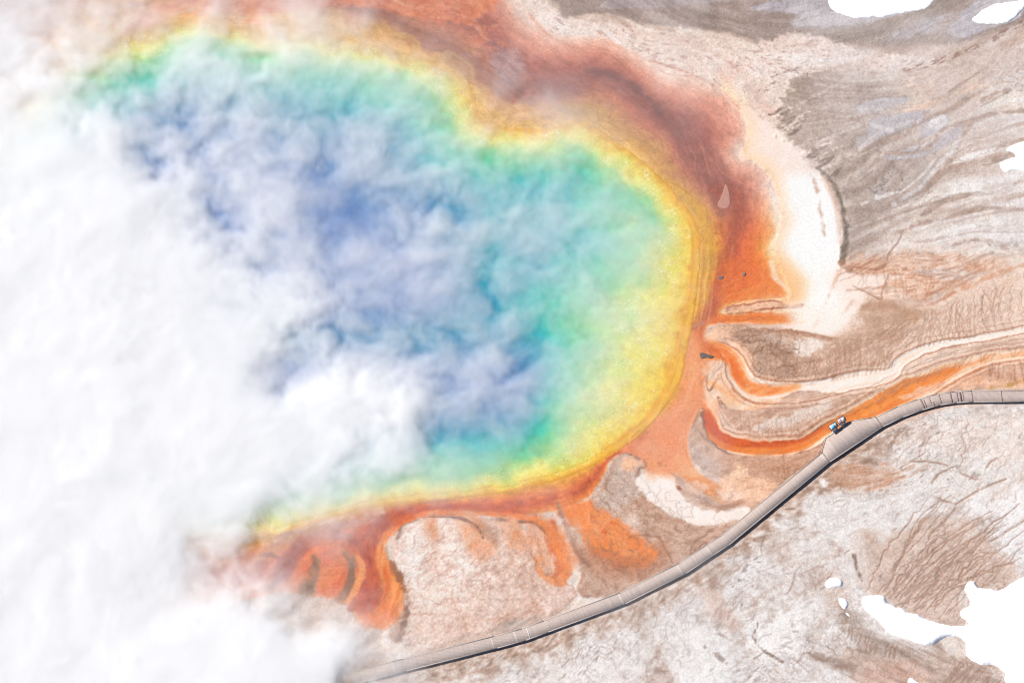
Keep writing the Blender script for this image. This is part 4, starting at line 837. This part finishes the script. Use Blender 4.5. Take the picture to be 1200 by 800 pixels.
# ---------------------------------------------------------------- snow patches
def snow(pts, label, height=.35, lip=.35):
    q = catmull(P(pts), True, 6)
    s = .6; m = 3
    x = np.arange(q[:, 0].min()-m, q[:, 0].max()+m, s); y = np.arange(q[:, 1].min()-m, q[:, 1].max()+m, s)
    X, Y = np.meshgrid(x, y); best = np.full(X.shape, 1e9); ins = np.zeros(X.shape, bool)
    for i in range(len(q)):
        ax, ay = q[i]; bx, by = q[(i+1) % len(q)]; dx, dy = bx-ax, by-ay; L = dx*dx+dy*dy+1e-9
        t = np.clip(((X-ax)*dx+(Y-ay)*dy)/L, 0, 1); best = np.minimum(best, np.hypot(X-ax-t*dx, Y-ay-t*dy))
        if ay != by: ins ^= (Y >= min(ay, by)) & (Y < max(ay, by)) & (X < ax+(Y-ay)/(by-ay)*dx)
    d = np.where(ins, best, -best)*MPX + .22*fbm(X, Y, 12, 3, 61, .45)
    z = np.where(d > 0, height*(1-np.exp(-np.maximum(d, 0)/lip))+.10*height*fbm(X, Y, 22, 3, 63)*np.clip(d, 0, 1)+.05, d*1.5+.05)
    z = np.maximum(z, -.25)
    idx = np.arange(X.size).reshape(X.shape); f = np.stack([idx[1:, :-1], idx[1:, 1:], idx[:-1, 1:], idx[:-1, :-1]], -1).reshape(-1, 4)
    f = f[(d.ravel()[f] > -.25).any(1)]; u_ = np.unique(f); r = np.zeros(X.size, np.int64); r[u_] = np.arange(len(u_))
    X2, Y2 = to_world(X.ravel()[u_], Y.ravel()[u_])
    c = np.array([X2.mean(), Y2.mean(), 0])
    o = add_mesh('snow_patch', np.stack([X2, Y2, z.ravel()[u_]], -1)-c, r[f], M_snow, smooth=True); o.location = c
    return tag(o, label, 'snow', 'leftover snow patches')
snow([(1012, 702), (1020, 699), (1034, 699), (1044, 708), (1058, 714), (1070, 719), (1085, 726), (1110, 731), (1134, 731), (1127, 722), (1128, 715), (1136, 708), (1134, 696), (1130, 690), (1134, 681), (1142, 681), (1146, 688), (1160, 690), (1172, 692), (1186, 684), (1206, 672),
      (1260, 650), (1300, 720), (1280, 860), (1200, 850), (1180, 800), (1178, 788), (1166, 780), (1150, 778), (1136, 770), (1133, 760), (1130, 750), (1118, 744), (1104, 746), (1094, 754), (1078, 754), (1060, 747), (1044, 740), (1028, 726), (1014, 714)],
     'largest white snow drift with a long tongue lying across brown rilled ground', .7, .45)
snow([(968, 683), (972, 678), (980, 677), (986, 680), (985, 686), (978, 688), (970, 687)], 'small oval snow patch, topmost of three beside the tongue of the big drift', .4, .3)
snow([(982, 702), (986, 700), (992, 702), (994, 708), (991, 713), (986, 711)], 'small rounded snow patch on bare tan ground between two other small patches', .4, .3)
snow([(989, 717), (993, 717), (997, 721), (996, 723), (991, 720)], 'tiniest sliver of snow just below two small rounded patches', .2, .2)
snow([(1064, 796), (1068, 793), (1076, 799), (1084, 808), (1074, 812), (1066, 806)], 'narrow snow sliver on brown crust apart from the big drift', .25, .3)
snow([(973, 6), (972, -4), (980, -20), (1080, -22), (1094, -2), (1090, 6), (1076, 12), (1056, 16), (1036, 20), (1012, 21), (996, 19), (982, 14)], 'broad rounded snow patch lying on a flat blue-grey wet hollow', .35, .4)
snow([(1140, 24), (1147, 16), (1160, 7), (1176, 3), (1192, 1), (1203, -1), (1200, 8), (1190, 20), (1174, 27), (1156, 28)], 'leaf-shaped snow patch with a pointed end beside a brown bank', .35, .4)
snow([(1172, 192), (1178, 188), (1190, 184), (1187, 178), (1179, 177), (1184, 171), (1200, 166), (1240, 160), (1240, 204), (1205, 199), (1186, 200), (1177, 200)], 'notched snow patch on pale striped flats', .3, .35)

# ---------------------------------------------------------------- stones in the mats
def stone(name, pts, h, col, label, group=None):
    q = P(pts); c = q.mean(0); cx0, cy0 = to_world(*c)
    ring = catmull(q, True, 4); bm = bmesh.new(); rows = []
    for k, (s, z) in enumerate(((1.06, -.12), (1.0, h*.35), (.86, h*.8), (.55, h), (.2, h*1.08))):
        row = []
        for i, p in enumerate(ring):
            x, y = to_world(*(c+(p-c)*s)); row.append(bm.verts.new((x-cx0+random.uniform(-.02, .02), y-cy0+random.uniform(-.02, .02), z+random.uniform(-.12, .12)*h)))
        rows.append(row)
    n = len(ring)
    for a, b in zip(rows, rows[1:]):
        for i in range(n): bm.faces.new((a[i], a[(i+1) % n], b[(i+1) % n], b[i]))
    bm.faces.new(rows[-1]); bmesh.ops.recalc_face_normals(bm, faces=bm.faces)
    me = bpy.data.meshes.new(name); bm.to_mesh(me); bm.free()
    me.materials.append(mat(name+'_surface', .85, col, noise=.25, nscale=6, bump=.6, bscale=9))
    o = bpy.data.objects.new(name, me); o.location = (cx0, cy0, -.06); scn.collection.objects.link(o)
    return tag(o, label, 'rock', group)
stone('rock_slab', [(820, 414), (824, 413), (830, 415), (836, 417), (834, 419), (827, 419), (822, 420)],   .07, (.085, .07, .06), 'flat dark brown rock slab in the orange runoff beside the pale spit')
stone('pink_islet', [(850, 216), (853, 220), (855, 230), (855, 240), (850, 244), (844, 243), (841, 239), (845, 231), (848, 222)],   .03, (.30, .15, .12), 'pink teardrop-shaped crust islet in the red-brown mat')
stone('stone', [(841, 325), (844, 323), (848, 324), (846, 327), (843, 327)], .09, (.13, .09, .085), 'grey stone at the end of a thin brown streak in the orange mat')
stone('stone', [(870, 321), (872, 319), (874, 320), (873, 323), (871, 323)], .09, (.17, .10, .08), 'very small stone alone in the middle of the orange mat')
stone('crust_ledge', [(808, 386), (814, 380), (821, 376), (827, 376), (826, 380), (817, 383), (811, 387)],   .03, (.30, .11, .055), 'low brown crust ledge at the mouth of the orange runoff arms')

# ---------------------------------------------------------------- boardwalk
DECK = .44
def W3(p, h=DECK):
    x, y = ground(p[0], p[1], h); return np.array([x, y])
centre = [(300, 823), (400, 797.5), (475, 778.5), (581, 752), (614, 743), (640, 733.5), (730, 700.5), (800, 665.5), (833, 643.5), (850, 632.5), (968, 535.5)]
centre2 = [(1031, 494), (1055, 482.5), (1078, 474), (1100, 468), (1120, 465.3), (1140, 464.2), (1200, 464), (1320, 465)]
WD = 2.15
c1 = [W3(p) for p in centre]; c2 = [W3(p) for p in centre2]
full = c1+c2
def offs(pts, off):
    out = []
    for i, p in enumerate(pts):
        a = pts[max(i-1, 0)]; b = pts[min(i+1, len(pts)-1)]
        d1 = (p-a) if i else (b-p); d2 = (b-p) if i < len(pts)-1 else d1
        d1 = d1/np.hypot(*d1); d2 = d2/np.hypot(*d2); n1 = np.array([-d1[1], d1[0]]); n2 = np.array([-d2[1], d2[0]])
        m = n1+n2; m /= np.hypot(*m); out.append(p+m*off/max(np.dot(m, n1), .5))
    return out
up_e, lo_e = offs(full, WD/2), offs(full, -WD/2)
walk = empty('boardwalk', (full[5][0], full[5][1], 0)); tag(walk, 'long weathered wooden boardwalk curving across the pale crust beside the hot spring', 'boardwalk')
base = np.array([full[5][0], full[5][1], 0.0])
def prism(bv, bf, quad, z0, z1):
    """box from a 4-corner plan outline"""
    k = len(bv)
    for z in (z0, z1):
        for p in quad: bv.append((p[0]-base[0], p[1]-base[1], z))
    bf += [(k+3, k+2, k+1, k), (k+4, k+5, k+6, k+7)]+[(k+i, k+(i+1) % 4, k+4+(i+1) % 4, k+4+i) for i in range(4)]
plank_tone = np.array([.36, .292, .262])
def planks(name, loA, loB, upA, upB, upfun=None, skip=()):
    bv, bf, bc = [], [], []
    L = max(np.hypot(*(loB-loA)), np.hypot(*(upB-upA))); n = max(int(L/.145), 2)
    drift = random.uniform(-.03, .03)
    for i in range(n):
        t0, t1 = i/n, (i+1)/n-.006/L
        if any(abs((t0+t1)/2-s) < .5/n for s in skip): continue
        u0 = upfun(t0) if upfun else upA+(upB-upA)*t0; u1 = upfun(t1) if upfun else upA+(upB-upA)*t1
        prism(bv, bf, [loA+(loB-loA)*t0, loA+(loB-loA)*t1, u1, u0], DECK-.05, DECK+random.uniform(-.003, .003))
        c = plank_tone*(1+drift+random.gauss(0, .045))*np.array([1, 1+random.gauss(0, .012), 1+random.gauss(0, .02)])
        bc += [c]*8
    o = add_mesh(name, bv, bf, M_deck, walk, np.array(bc)); o['kind'] = 'stuff'
    return o
def up_poly(pts, A, B):
    """upper edge of the platform as a function of the share of the way along the lower edge"""
    d = (B-A); L = np.hypot(*d); d = d/L; s = np.array([np.dot(p-A, d)/L for p in pts]); P_ = np.array(pts)
    def f(t): return np.array([np.interp(t, s, P_[:, 0]), np.interp(t, s, P_[:, 1])])
    return f, s
iP = len(c1)-1
plat_up = [up_e[iP], W3((963, 527)), W3((967.5, 512.5)), W3((972, 510)), W3((993, 494.5)), W3((999, 492.5)), W3((1021, 489)), up_e[iP+1]]
platA, platB = lo_e[iP], lo_e[iP+1]
fup, sup = up_poly(plat_up, platA, platB)
for i in range(len(full)-1):
    if i == iP: planks('decking', lo_e[i], lo_e[i+1], up_e[i], up_e[i+1], fup)
    else: planks('decking', lo_e[i], lo_e[i+1], up_e[i], up_e[i+1])
def cross(px, wid, col, name, frac=(0, 1), h=.004):
    """a single board or joint strip laid across the walkway near photo x"""
    c = W3(px); best = None
    for i in range(len(full)-1):
        a, b = full[i], full[i+1]; t = np.clip(np.dot(c-a, b-a)/np.dot(b-a, b-a), 0, 1); q_ = a+(b-a)*t; dd = np.hypot(*(q_-c))
        if best is None or dd < best[0]: best = (dd, i, t)
    _, i, t = best; d = (full[i+1]-full[i]); d = d/np.hypot(*d); lo = lo_e[i]+(lo_e[i+1]-lo_e[i])*t; up = up_e[i]+(up_e[i+1]-up_e[i])*t
    lo, up = lo+(up-lo)*(.045+.91*frac[0]), lo+(up-lo)*(.045+.91*frac[1])
    bv, bf = [], []; prism(bv, bf, [lo-d*wid/2, lo+d*wid/2, up+d*wid/2, up-d*wid/2], DECK-.02, DECK+h)
    return add_mesh(name, bv, bf, M_deck, walk, np.array([np.array(col)]*8))
for px in ((577, 752.5), (604, 746), (619, 741), (728, 701), (797, 667), (831, 645), (966, 537)):
    cross(px, .13, (.46, .42, .40), 'joint_strip', h=.006)
for px, wd_, fr in (((1081, 473), .30, (0, .95)), ((1084, 472), .18, (.1, .8)), ((1093, 470), .26, (0, .45)), ((1091, 471), .14, (.3, .9)), ((1102, 467.5), .24, (0, 1)), ((1115, 466), .24, (.05, 1)), ((1122, 465), .2, (.1, .95)), ((1126, 465), .34, (.05, .9)), ((1129, 465), .14, (.2, 1)), ((1139.5, 464), .16, (.05, 1)), ((1174, 464), .14, (0, 1))):
    o = cross(px, wd_, np.array((.15, .095, .085))*random.uniform(.8, 1.4), 'plank', fr, h=.007); 
    if 'label' not in o: o['label'] = 'dark stained plank'
# edge curbs, bearers, posts
def rail(pts, inset, w_, z0, z1, name, m):
    for a, b in zip(pts, pts[1:]):
        d = b-a; L = np.hypot(*d)
        if L < .05: continue
        d = d/L; n = np.array([-d[1], d[0]])
        bv, bf = [], []; prism(bv, bf, [a+n*(inset-w_/2), b+n*(inset-w_/2), b+n*(inset+w_/2), a+n*(inset+w_/2)], z0, z1)
        add_mesh(name, bv, bf, m, walk)
rail(lo_e, .09, .11, DECK+.01, DECK+.08, 'edge_curb', M_curb)
rail(up_e[:iP+1], -.09, .10, DECK+.01, DECK+.045, 'edge_curb', M_curb)
rail(plat_up, -.06, .08, DECK+.01, DECK+.07, 'edge_curb', M_curb)
rail(up_e[iP+1:], -.09, .10, DECK+.01, DECK+.045, 'edge_curb', M_curb)
for off in (-.86, 0, .86):
    rail(offs(full, off), 0, .10, DECK-.30, DECK-.055, 'bearer', M_beam)
post_me = None
for i in range(len(full)-1):
    a, b = full[i], full[i+1]; L = np.hypot(*(b-a)); n_ = max(int(round(L/2.4)), 1); d = (b-a)/L; nn = np.array([-d[1], d[0]])
    for k in range(n_):
        for s in (-.99, .86):
            p = a+d*(k+.5)*L/n_+nn*s
            if post_me is None:
                bv, bf = [], []; q_ = [(base[0]+x, base[1]+y) for x, y in ((-.07, -.07), (.07, -.07), (.07, .07), (-.07, .07))]
                prism(bv, bf, q_, -.35, DECK-.052); o = add_mesh('post', bv, bf, M_beam, walk); post_me = o.data
            else:
                o = bpy.data.objects.new('post', post_me); scn.collection.objects.link(o); o.parent = walk
            o.location = (p[0]-base[0], p[1]-base[1], 0)

# ---------------------------------------------------------------- two interpretive panels at the platform
M_blue = mat('panel_pale_blue', .35, (.34, .44, .48), noise=.1, nscale=6); M_cyan = mat('panel_bright_blue', .35, (.03, .30, .52), noise=.15, nscale=8)
M_white = mat('panel_white', .4, (.55, .55, .56), noise=.06, nscale=10); M_pink = mat('panel_pink', .35, (.48, .34, .33), noise=.15, nscale=9)
M_red = mat('panel_red', .35, (.45, .16, .13), noise=.2, nscale=14); M_cream = mat('panel_cream', .35, (.54, .50, .43), noise=.08, nscale=7)
def sign(a, b, label, prints):
    A, B = W3(a), W3(b); mid = (A+B)/2; d = (B-A); L = np.hypot(*d); ang = math.atan2(d[1], d[0])
    root = empty('interpretive_sign', (mid[0], mid[1], DECK)); root.rotation_euler.z = ang
    tag(root, label, 'sign', 'sign panels beside the boardwalk platform')
    wd, dp, tilt = 1.5, 1.0, math.radians(28)
    # reader stands at -y (on the platform); the panel rises away from the reader
    def sl(x, y, z=0):  # panel plane coordinates -> local
        return (x, .10+y*math.cos(tilt)-z*math.sin(tilt), .80+y*math.sin(tilt)+z*math.cos(tilt))
    def slab(name, x0, x1, y0, y1, z0, z1, m, parent):
        v = [sl(x, y, z) for z in (z0, z1) for x, y in ((x0, y0), (x1, y0), (x1, y1), (x0, y1))]
        f = [(3, 2, 1, 0), (4, 5, 6, 7)]+[(i, (i+1) % 4, 4+(i+1) % 4, 4+i) for i in range(4)]
        return add_mesh(name, v, f, m, parent)
    slab('backing', -wd/2, wd/2, 0, dp, -.03, 0, M_frame, root)
    for x0, x1, y0, y1 in ((-wd/2, wd/2, 0, .05), (-wd/2, wd/2, dp-.05, dp), (-wd/2, -wd/2+.05, .05, dp-.05), (wd/2-.05, wd/2, .05, dp-.05)):
        slab('frame', x0, x1, y0, y1, .002, .045, M_frame, root)
    face = slab('panel', -wd/2+.05, wd/2-.05, .05, dp-.05, .002, .022, prints[0], root)
    for nm, x0, x1, y0, y1, m in prints[1:]:
        slab(nm, x0, x1, y0, y1, .0235, .028, m, face)
    # white ledge under the reader's edge
    for s in (-1, 1):
        v, f = [], []
        for z, yo in ((-.05, .16), (.82, .16), ):
            for x, y in ((-.05, -.05), (.05, -.05), (.05, .05), (-.05, .05)): v.append((s*.42+x, yo+y, z+(.06*(y+.05)*6 if z > 0 else 0)))
        f = [(3, 2, 1, 0), (4, 5, 6, 7)]+[(i, (i+1) % 4, 4+(i+1) % 4, 4+i) for i in range(4)]
        add_mesh('leg', v, f, M_frame, root)
    v = [(x, y, z) for z in (.40, .46) for x, y in ((-.55, -.16), (.55, -.16), (.55, .10), (-.55, .10))]
    add_mesh('ledge', v, [(3, 2, 1, 0), (4, 5, 6, 7)]+[(i, (i+1) % 4, 4+(i+1) % 4, 4+i) for i in range(4)], M_white, root)
    return root
sign((974, 508), (982.5, 502), 'framed sign panel with pale blue face and a bright blue picture at its centre',
     [M_blue, ('picture', -.22, .22, .18, .56, M_cyan), ('text_block', -.54, -.30, .12, .70, M_white), ('text_block', .32, .54, .30, .72, M_white)])
sign((983.5, 501), (992, 495), 'framed sign panel half pink with a red picture and half cream',
     [M_pink, ('cream_half', .04, .56, .08, .78, M_cream), ('picture', -.40, -.18, .20, .48, M_red), ('text_block', -.50, -.06, .56, .74, M_white)])

# ---------------------------------------------------------------- steam over the pool: a voxel volume with real depth
BX0, BX1, BY0, BY1, BZ0, BZ1 = -100., 36., -74., 74., .2, 4.7
VOX = .42
nx, ny, nz = int((BX1-BX0)/VOX), int((BY1-BY0)/VOX), int((BZ1-BZ0)/.32)
gx = (BX0+(np.arange(nx)+.5)*(BX1-BX0)/nx).astype(F32); gy = (BY0+(np.arange(ny)+.5)*(BY1-BY0)/ny).astype(F32); gz = (BZ0+(np.arange(nz)+.5)*(BZ1-BZ0)/nz).astype(F32)
# optical depth wanted over the map, from spots read off the photograph (x, y, radius, depth)
SPOTS = [(330, 612, 1.3), (385, 603, 1.0), (430, 592, .9), (480, 583, .6), (250, 622, 1.6), (150, 600, 3.0), (150, 45, 1.5), (205, 32, 1.2), (255, 36, 1.2), (330, 45, 1.3), (110, 70, 1.9), (60, 110, 2.4), (420, 75, 1.2), (370, 50, 1.2), (725, 265, .6), (690, 330, .7), (735, 385, .5), (690, 430, .7), (640, 250, .7), (665, 285, .5), (715, 215, .35), (560, 545, .5), (620, 545, .3), (770, 330, .35), (40, 300, 4.2), (40, 450, 4.5), (120, 380, 4.2), (110, 250, 3.2), (60, 180, 2.6), (180, 330, 3.0), (200, 430, 3.6), (130, 520, 4.5), (40, 600, 4.5), (40, 700, 4.5), (40, 790, 4.5), (120, 760, 4.2), (120, 640, 4.0), (220, 760, 4.2), (300, 770, 4),
         (370, 770, 3.0), (420, 780, 1.5), (430, 752, .7), (385, 740, 1.5), (340, 720, 2.0), (250, 730, 2.6), (180, 690, 2.0), (230, 665, 1.6), (275, 665, 1.2), (315, 640, .2), (300, 690, 1.6), (350, 650, .06), (390, 670, .05), (362, 716, .9), (420, 700, .05), (440, 690, .02),
         (200, 615, 2.6), (250, 600, 2.6), (310, 610, 1.6), (350, 600, .9), (400, 590, .55), (450, 575, .55), (500, 565, .5), (300, 560, 3.0), (380, 545, 2.4), (440, 530, 2.0), (500, 530, 1.0), (540, 520, .35), (580, 540, .25),
         (230, 520, 4), (300, 500, 3), (380, 490, 2.4), (450, 470, 2.0), (500, 480, 1.2), (290, 400, 2.6), (360, 390, 1.8), (335, 430, .7), (310, 350, 2.2), (260, 300, 1.8), (210, 260, 1.6), (300, 260, 1.3), (350, 300, 1.0), (400, 330, .7), (410, 245, .08), (385, 260, .5),
         (440, 330, .7), (470, 270, 1.4), (520, 240, 1.3), (480, 200, .9), (450, 210, .6), (420, 180, 1.2), (360, 170, 1.2), (300, 170, 1.2), (250, 200, 1.4), (200, 180, 1.6), (230, 110, .9), (180, 120, 1.3), (290, 130, 1.4), (350, 105, .55), (390, 110, .75), (440, 100, .9), (240, 80, 1.3),
         (140, 90, 1.1), (90, 110, 1.5), (40, 100, 2.0), (20, 50, 1.5), (60, 30, 1.0), (120, 40, .8), (170, 50, .9), (200, 15, .15), (300, 12, .25), (400, 10, .1), (300, 60, 1.5), (400, 60, 1.2), (460, 80, .8), (500, 120, .7), (540, 100, .4),
         (500, 150, .7), (550, 170, .7), (600, 125, .6), (640, 130, .5), (600, 80, .3), (570, 60, .12), (640, 180, .6), (700, 190, .4), (740, 230, .25), (680, 230, .45), (620, 220, .5), (560, 230, .6), (600, 280, .6), (560, 320, .85), (580, 360, 1.0), (520, 350, .7), (480, 400, 1.3),
         (540, 410, .75), (600, 420, .75), (640, 380, .45), (650, 310, .4), (700, 290, .5), (720, 350, .5), (740, 325, .55), (700, 400, .45), (660, 440, .5), (620, 480, .8), (570, 470, .8), (700, 460, .45), (680, 500, .35), (740, 420, .2), (760, 370, .25), (785, 300, .22), (780, 440, .05), (720, 500, .1),
         (640, 530, .15), (700, 540, .02), (600, 570, .1), (560, 590, .12), (520, 600, .08), (480, 610, .05), (470, 740, .1), (520, 700, 0), (480, 660, 0), (600, 620, 0), (700, 560, 0), (830, 420, 0), (850, 250, 0), (830, 300, 0), (760, 150, .06), (800, 200, .0), (700, 110, .12), (660, 90, .12), (700, 40, 0), (620, 20, .05), (540, 30, .06), (480, 30, .1),
         (900, 100, 0), (560, 780, 0), (500, 790, .1), (440, 810, 1.0), (640, 740, 0), (20, 850, 4.5), (200, 850, 4), (350, 850, 3), (480, 850, .3), (600, 850, 0), (-60, 300, 4.5), (-60, 600, 4.5), (-40, 60, 2), (-60, 0, 1.5), (100, -40, .6), (300, -60, .2), (500, -60, .05), (900, 300, 0), (750, 600, 0)]
HM = 2.0
sp = np.array([ground(s[0], s[1], HM) for s in SPOTS]); sv = np.array([s[2] for s in SPOTS])
GX, GY = np.meshgrid(gx, gy)                   # (ny, nx)
wsum = np.zeros(GX.shape); tsum = np.zeros(GX.shape)
wxn = GX+2.2*fbm(GX+300, GY+300, 9, 3, 71); wyn = GY+2.2*fbm(GX+300, GY+300, 9, 3, 74)
for (x, y), t in zip(sp, sv):
    w_ = 1/(((wxn-x)**2+(wyn-y)**2)+9)**2.2; wsum += w_; tsum += w_*t
TAU = np.clip((tsum/wsum)*(.45+.58*sm(1.15, 2.5, tsum/wsum))-.01, 0, None).astype(F32)                  # (ny, nx)
_L3 = rng.random((64, 64, 64)).astype(F32)*2-1
def vn3(x, y, z):
    xi = np.floor(x).astype(np.int32); yi = np.floor(y).astype(np.int32); zi = np.floor(z).astype(np.int32)
    fx = x-xi; fy = y-yi; fz = z-zi; fx = fx*fx*(3-2*fx); fy = fy*fy*(3-2*fy); fz = fz*fz*(3-2*fz)
    xi &= 63; yi &= 63; zi &= 63; x1 = (xi+1) & 63; y1 = (yi+1) & 63; z1 = (zi+1) & 63
    def L(a, b, c): return _L3[a, b, c]
    c0 = (L(zi, yi, xi)*(1-fx)+L(zi, yi, x1)*fx)*(1-fy)+(L(zi, y1, xi)*(1-fx)+L(zi, y1, x1)*fx)*fy
    c1_ = (L(z1, yi, xi)*(1-fx)+L(z1, yi, x1)*fx)*(1-fy)+(L(z1, y1, xi)*(1-fx)+L(z1, y1, x1)*fx)*fy
    return c0*(1-fz)+c1_*fz
Z3, Y3, X3 = np.meshgrid(gz, gy, gx, indexing='ij')
X3 = X3.astype(F32); Y3 = Y3.astype(F32); Z3 = Z3.astype(F32)
wX = vn3(X3/11+5, Y3/11, Z3/11); wY = vn3(X3/11, Y3/11+9, Z3/11+3)
Xw = X3+1.5*wX; Yw = Y3+1.5*wY; Zw = Z3
nse = 0; amp = .8; f_ = 1/8; tot = 0
for o_ in range(5):
    v_ = vn3(Xw*f_+o_*7.7, Yw*f_+o_*3.3, Zw*f_*1.3+o_*1.9); nse = nse+amp*v_; tot += amp; amp *= .66; f_ *= 2.1
nse = nse/tot*1.9
puff = np.clip(1.0+.45*nse, .05, None)
TAU = box1(box1(TAU, 6), 6); T3 = TAU[None]
top_h = (1.9+.5*np.clip(T3, 0, 4))*(1+.12*wX)
prof = np.clip(1-(Z3/np.maximum(top_h, .5))**2, 0, 1)*np.clip(Z3/.6, .2, 1)
den = puff*prof
# drifting billows: every column keeps the optical depth of the map, thinned and thickened by fine wisps
ca, sa = math.cos(.5), math.sin(.5)
rx_ = (GX*ca+GY*sa)*.92; ry_ = (-GX*sa+GY*ca)*1.05
wq1 = 1.6*fbm(rx_+90, ry_+90, 7, 3, 75); wq2 = 1.6*fbm(rx_+90, ry_+90, 7, 3, 78)
cn = fbm(rx_+wq1+200, ry_+wq2+200, 8, 6, 79, .64)
bil = 2.2*np.abs(fbm(rx_+wq1+50, ry_+wq2+50, 6, 4, 83, .5))
amp2 = .95-.72*sm(1.3, 2.6, TAU)
CN = np.clip(1+amp2*(.95*cn+.22*(bil-.75)), .14, None)**1.25
col_sum = den.sum(0)*((BZ1-BZ0)/nz)
den = den*((TAU*CN)/np.maximum(col_sum, .25))[None]
edge_f = np.clip((X3-BX0)/6, 0, 1)*np.clip((BX1-X3)/4, 0, 1)*np.clip((Y3-BY0)/11, 0, 1)*np.clip((BY1-Y3)/5, 0, 1)
den = (den*edge_f).astype(F32)
den[den < .002] = 0

sm_me = bpy.data.meshes.new('steam'); sm_me.vertices.add(den.size)
co = np.stack([X3, Y3, Z3], -1).reshape(-1, 3); sm_me.vertices.foreach_set('co', co.ravel())
at = sm_me.attributes.new('steam_density', 'FLOAT', 'POINT'); at.data.foreach_set('value', den.ravel())
steam = bpy.data.objects.new('steam', sm_me); scn.collection.objects.link(steam)
tag(steam, 'billowing white steam drifting over the hot spring pool', 'steam', kind='stuff')
M_steam = bpy.data.materials.new('steam'); M_steam.use_nodes = True; n = M_steam.node_tree.nodes; l = M_steam.node_tree.links; n.clear()
pv = n.new('ShaderNodeVolumePrincipled'); ou = n.new('ShaderNodeOutputMaterial'); l.new(pv.outputs[0], ou.inputs['Volume'])
pv.inputs['Color'].default_value = (.955, .955, .957, 1); pv.inputs['Density'].default_value = 1.0; pv.inputs['Anisotropy'].default_value = -0.3
pv.inputs['Density Attribute'].default_value = 'density'
sm_me.materials.append(M_steam)
ng = bpy.data.node_groups.new('steam_volume', 'GeometryNodeTree')
ng.interface.new_socket('Geometry', in_out='INPUT', socket_type='NodeSocketGeometry'); ng.interface.new_socket('Geometry', in_out='OUTPUT', socket_type='NodeSocketGeometry')
N = ng.nodes; Lk = ng.links
gi = N.new('NodeGroupInput'); go = N.new('NodeGroupOutput'); vc = N.new('GeometryNodeVolumeCube'); si = N.new('GeometryNodeSampleIndex'); na = N.new('GeometryNodeInputNamedAttribute'); ps = N.new('GeometryNodeInputPosition'); sx = N.new('ShaderNodeSeparateXYZ'); stm = N.new('GeometryNodeSetMaterial')
na.data_type = 'FLOAT'; na.inputs['Name'].default_value = 'steam_density'; si.data_type = 'FLOAT'; si.domain = 'POINT'
Lk.new(ps.outputs[0], sx.inputs[0])
def mth(op, a, b=None):
    m_ = N.new('ShaderNodeMath'); m_.operation = op
    for k, v_ in enumerate((a, b)):
        if v_ is None: continue
        if hasattr(v_, 'is_linked'): Lk.new(v_, m_.inputs[k])
        else: m_.inputs[k].default_value = v_
    return m_.outputs[0]
def cell(out, lo, hi, cnt):
    i_ = mth('FLOOR', mth('MULTIPLY', mth('SUBTRACT', out, lo), cnt/(hi-lo)))
    return mth('MINIMUM', mth('MAXIMUM', i_, 0), cnt-1)
ix, iy, iz = cell(sx.outputs[0], BX0, BX1, nx), cell(sx.outputs[1], BY0, BY1, ny), cell(sx.outputs[2], BZ0, BZ1, nz)
row = mth('ADD', mth('MULTIPLY', iz, ny), iy)
# integer arithmetic is kept exact by splitting the index
im = N.new('FunctionNodeIntegerMath') if hasattr(bpy.types, 'FunctionNodeIntegerMath') else None
im.operation = 'MULTIPLY_ADD'
Lk.new(row, im.inputs[0]); im.inputs[1].default_value = nx; Lk.new(ix, im.inputs[2])
Lk.new(gi.outputs[0], si.inputs['Geometry']); Lk.new(na.outputs[0], si.inputs['Value']); Lk.new(im.outputs[0], si.inputs['Index'])
Lk.new(si.outputs[0], vc.inputs['Density'])
vc.inputs['Min'].default_value = (BX0, BY0, BZ0); vc.inputs['Max'].default_value = (BX1, BY1, BZ1)
vc.inputs['Resolution X'].default_value = nx; vc.inputs['Resolution Y'].default_value = ny; vc.inputs['Resolution Z'].default_value = nz
stm.inputs['Material'].default_value = M_steam
Lk.new(vc.outputs[0], stm.inputs[0]); Lk.new(stm.outputs[0], go.inputs[0])
md = steam.modifiers.new('steam', 'NODES'); md.node_group = ng
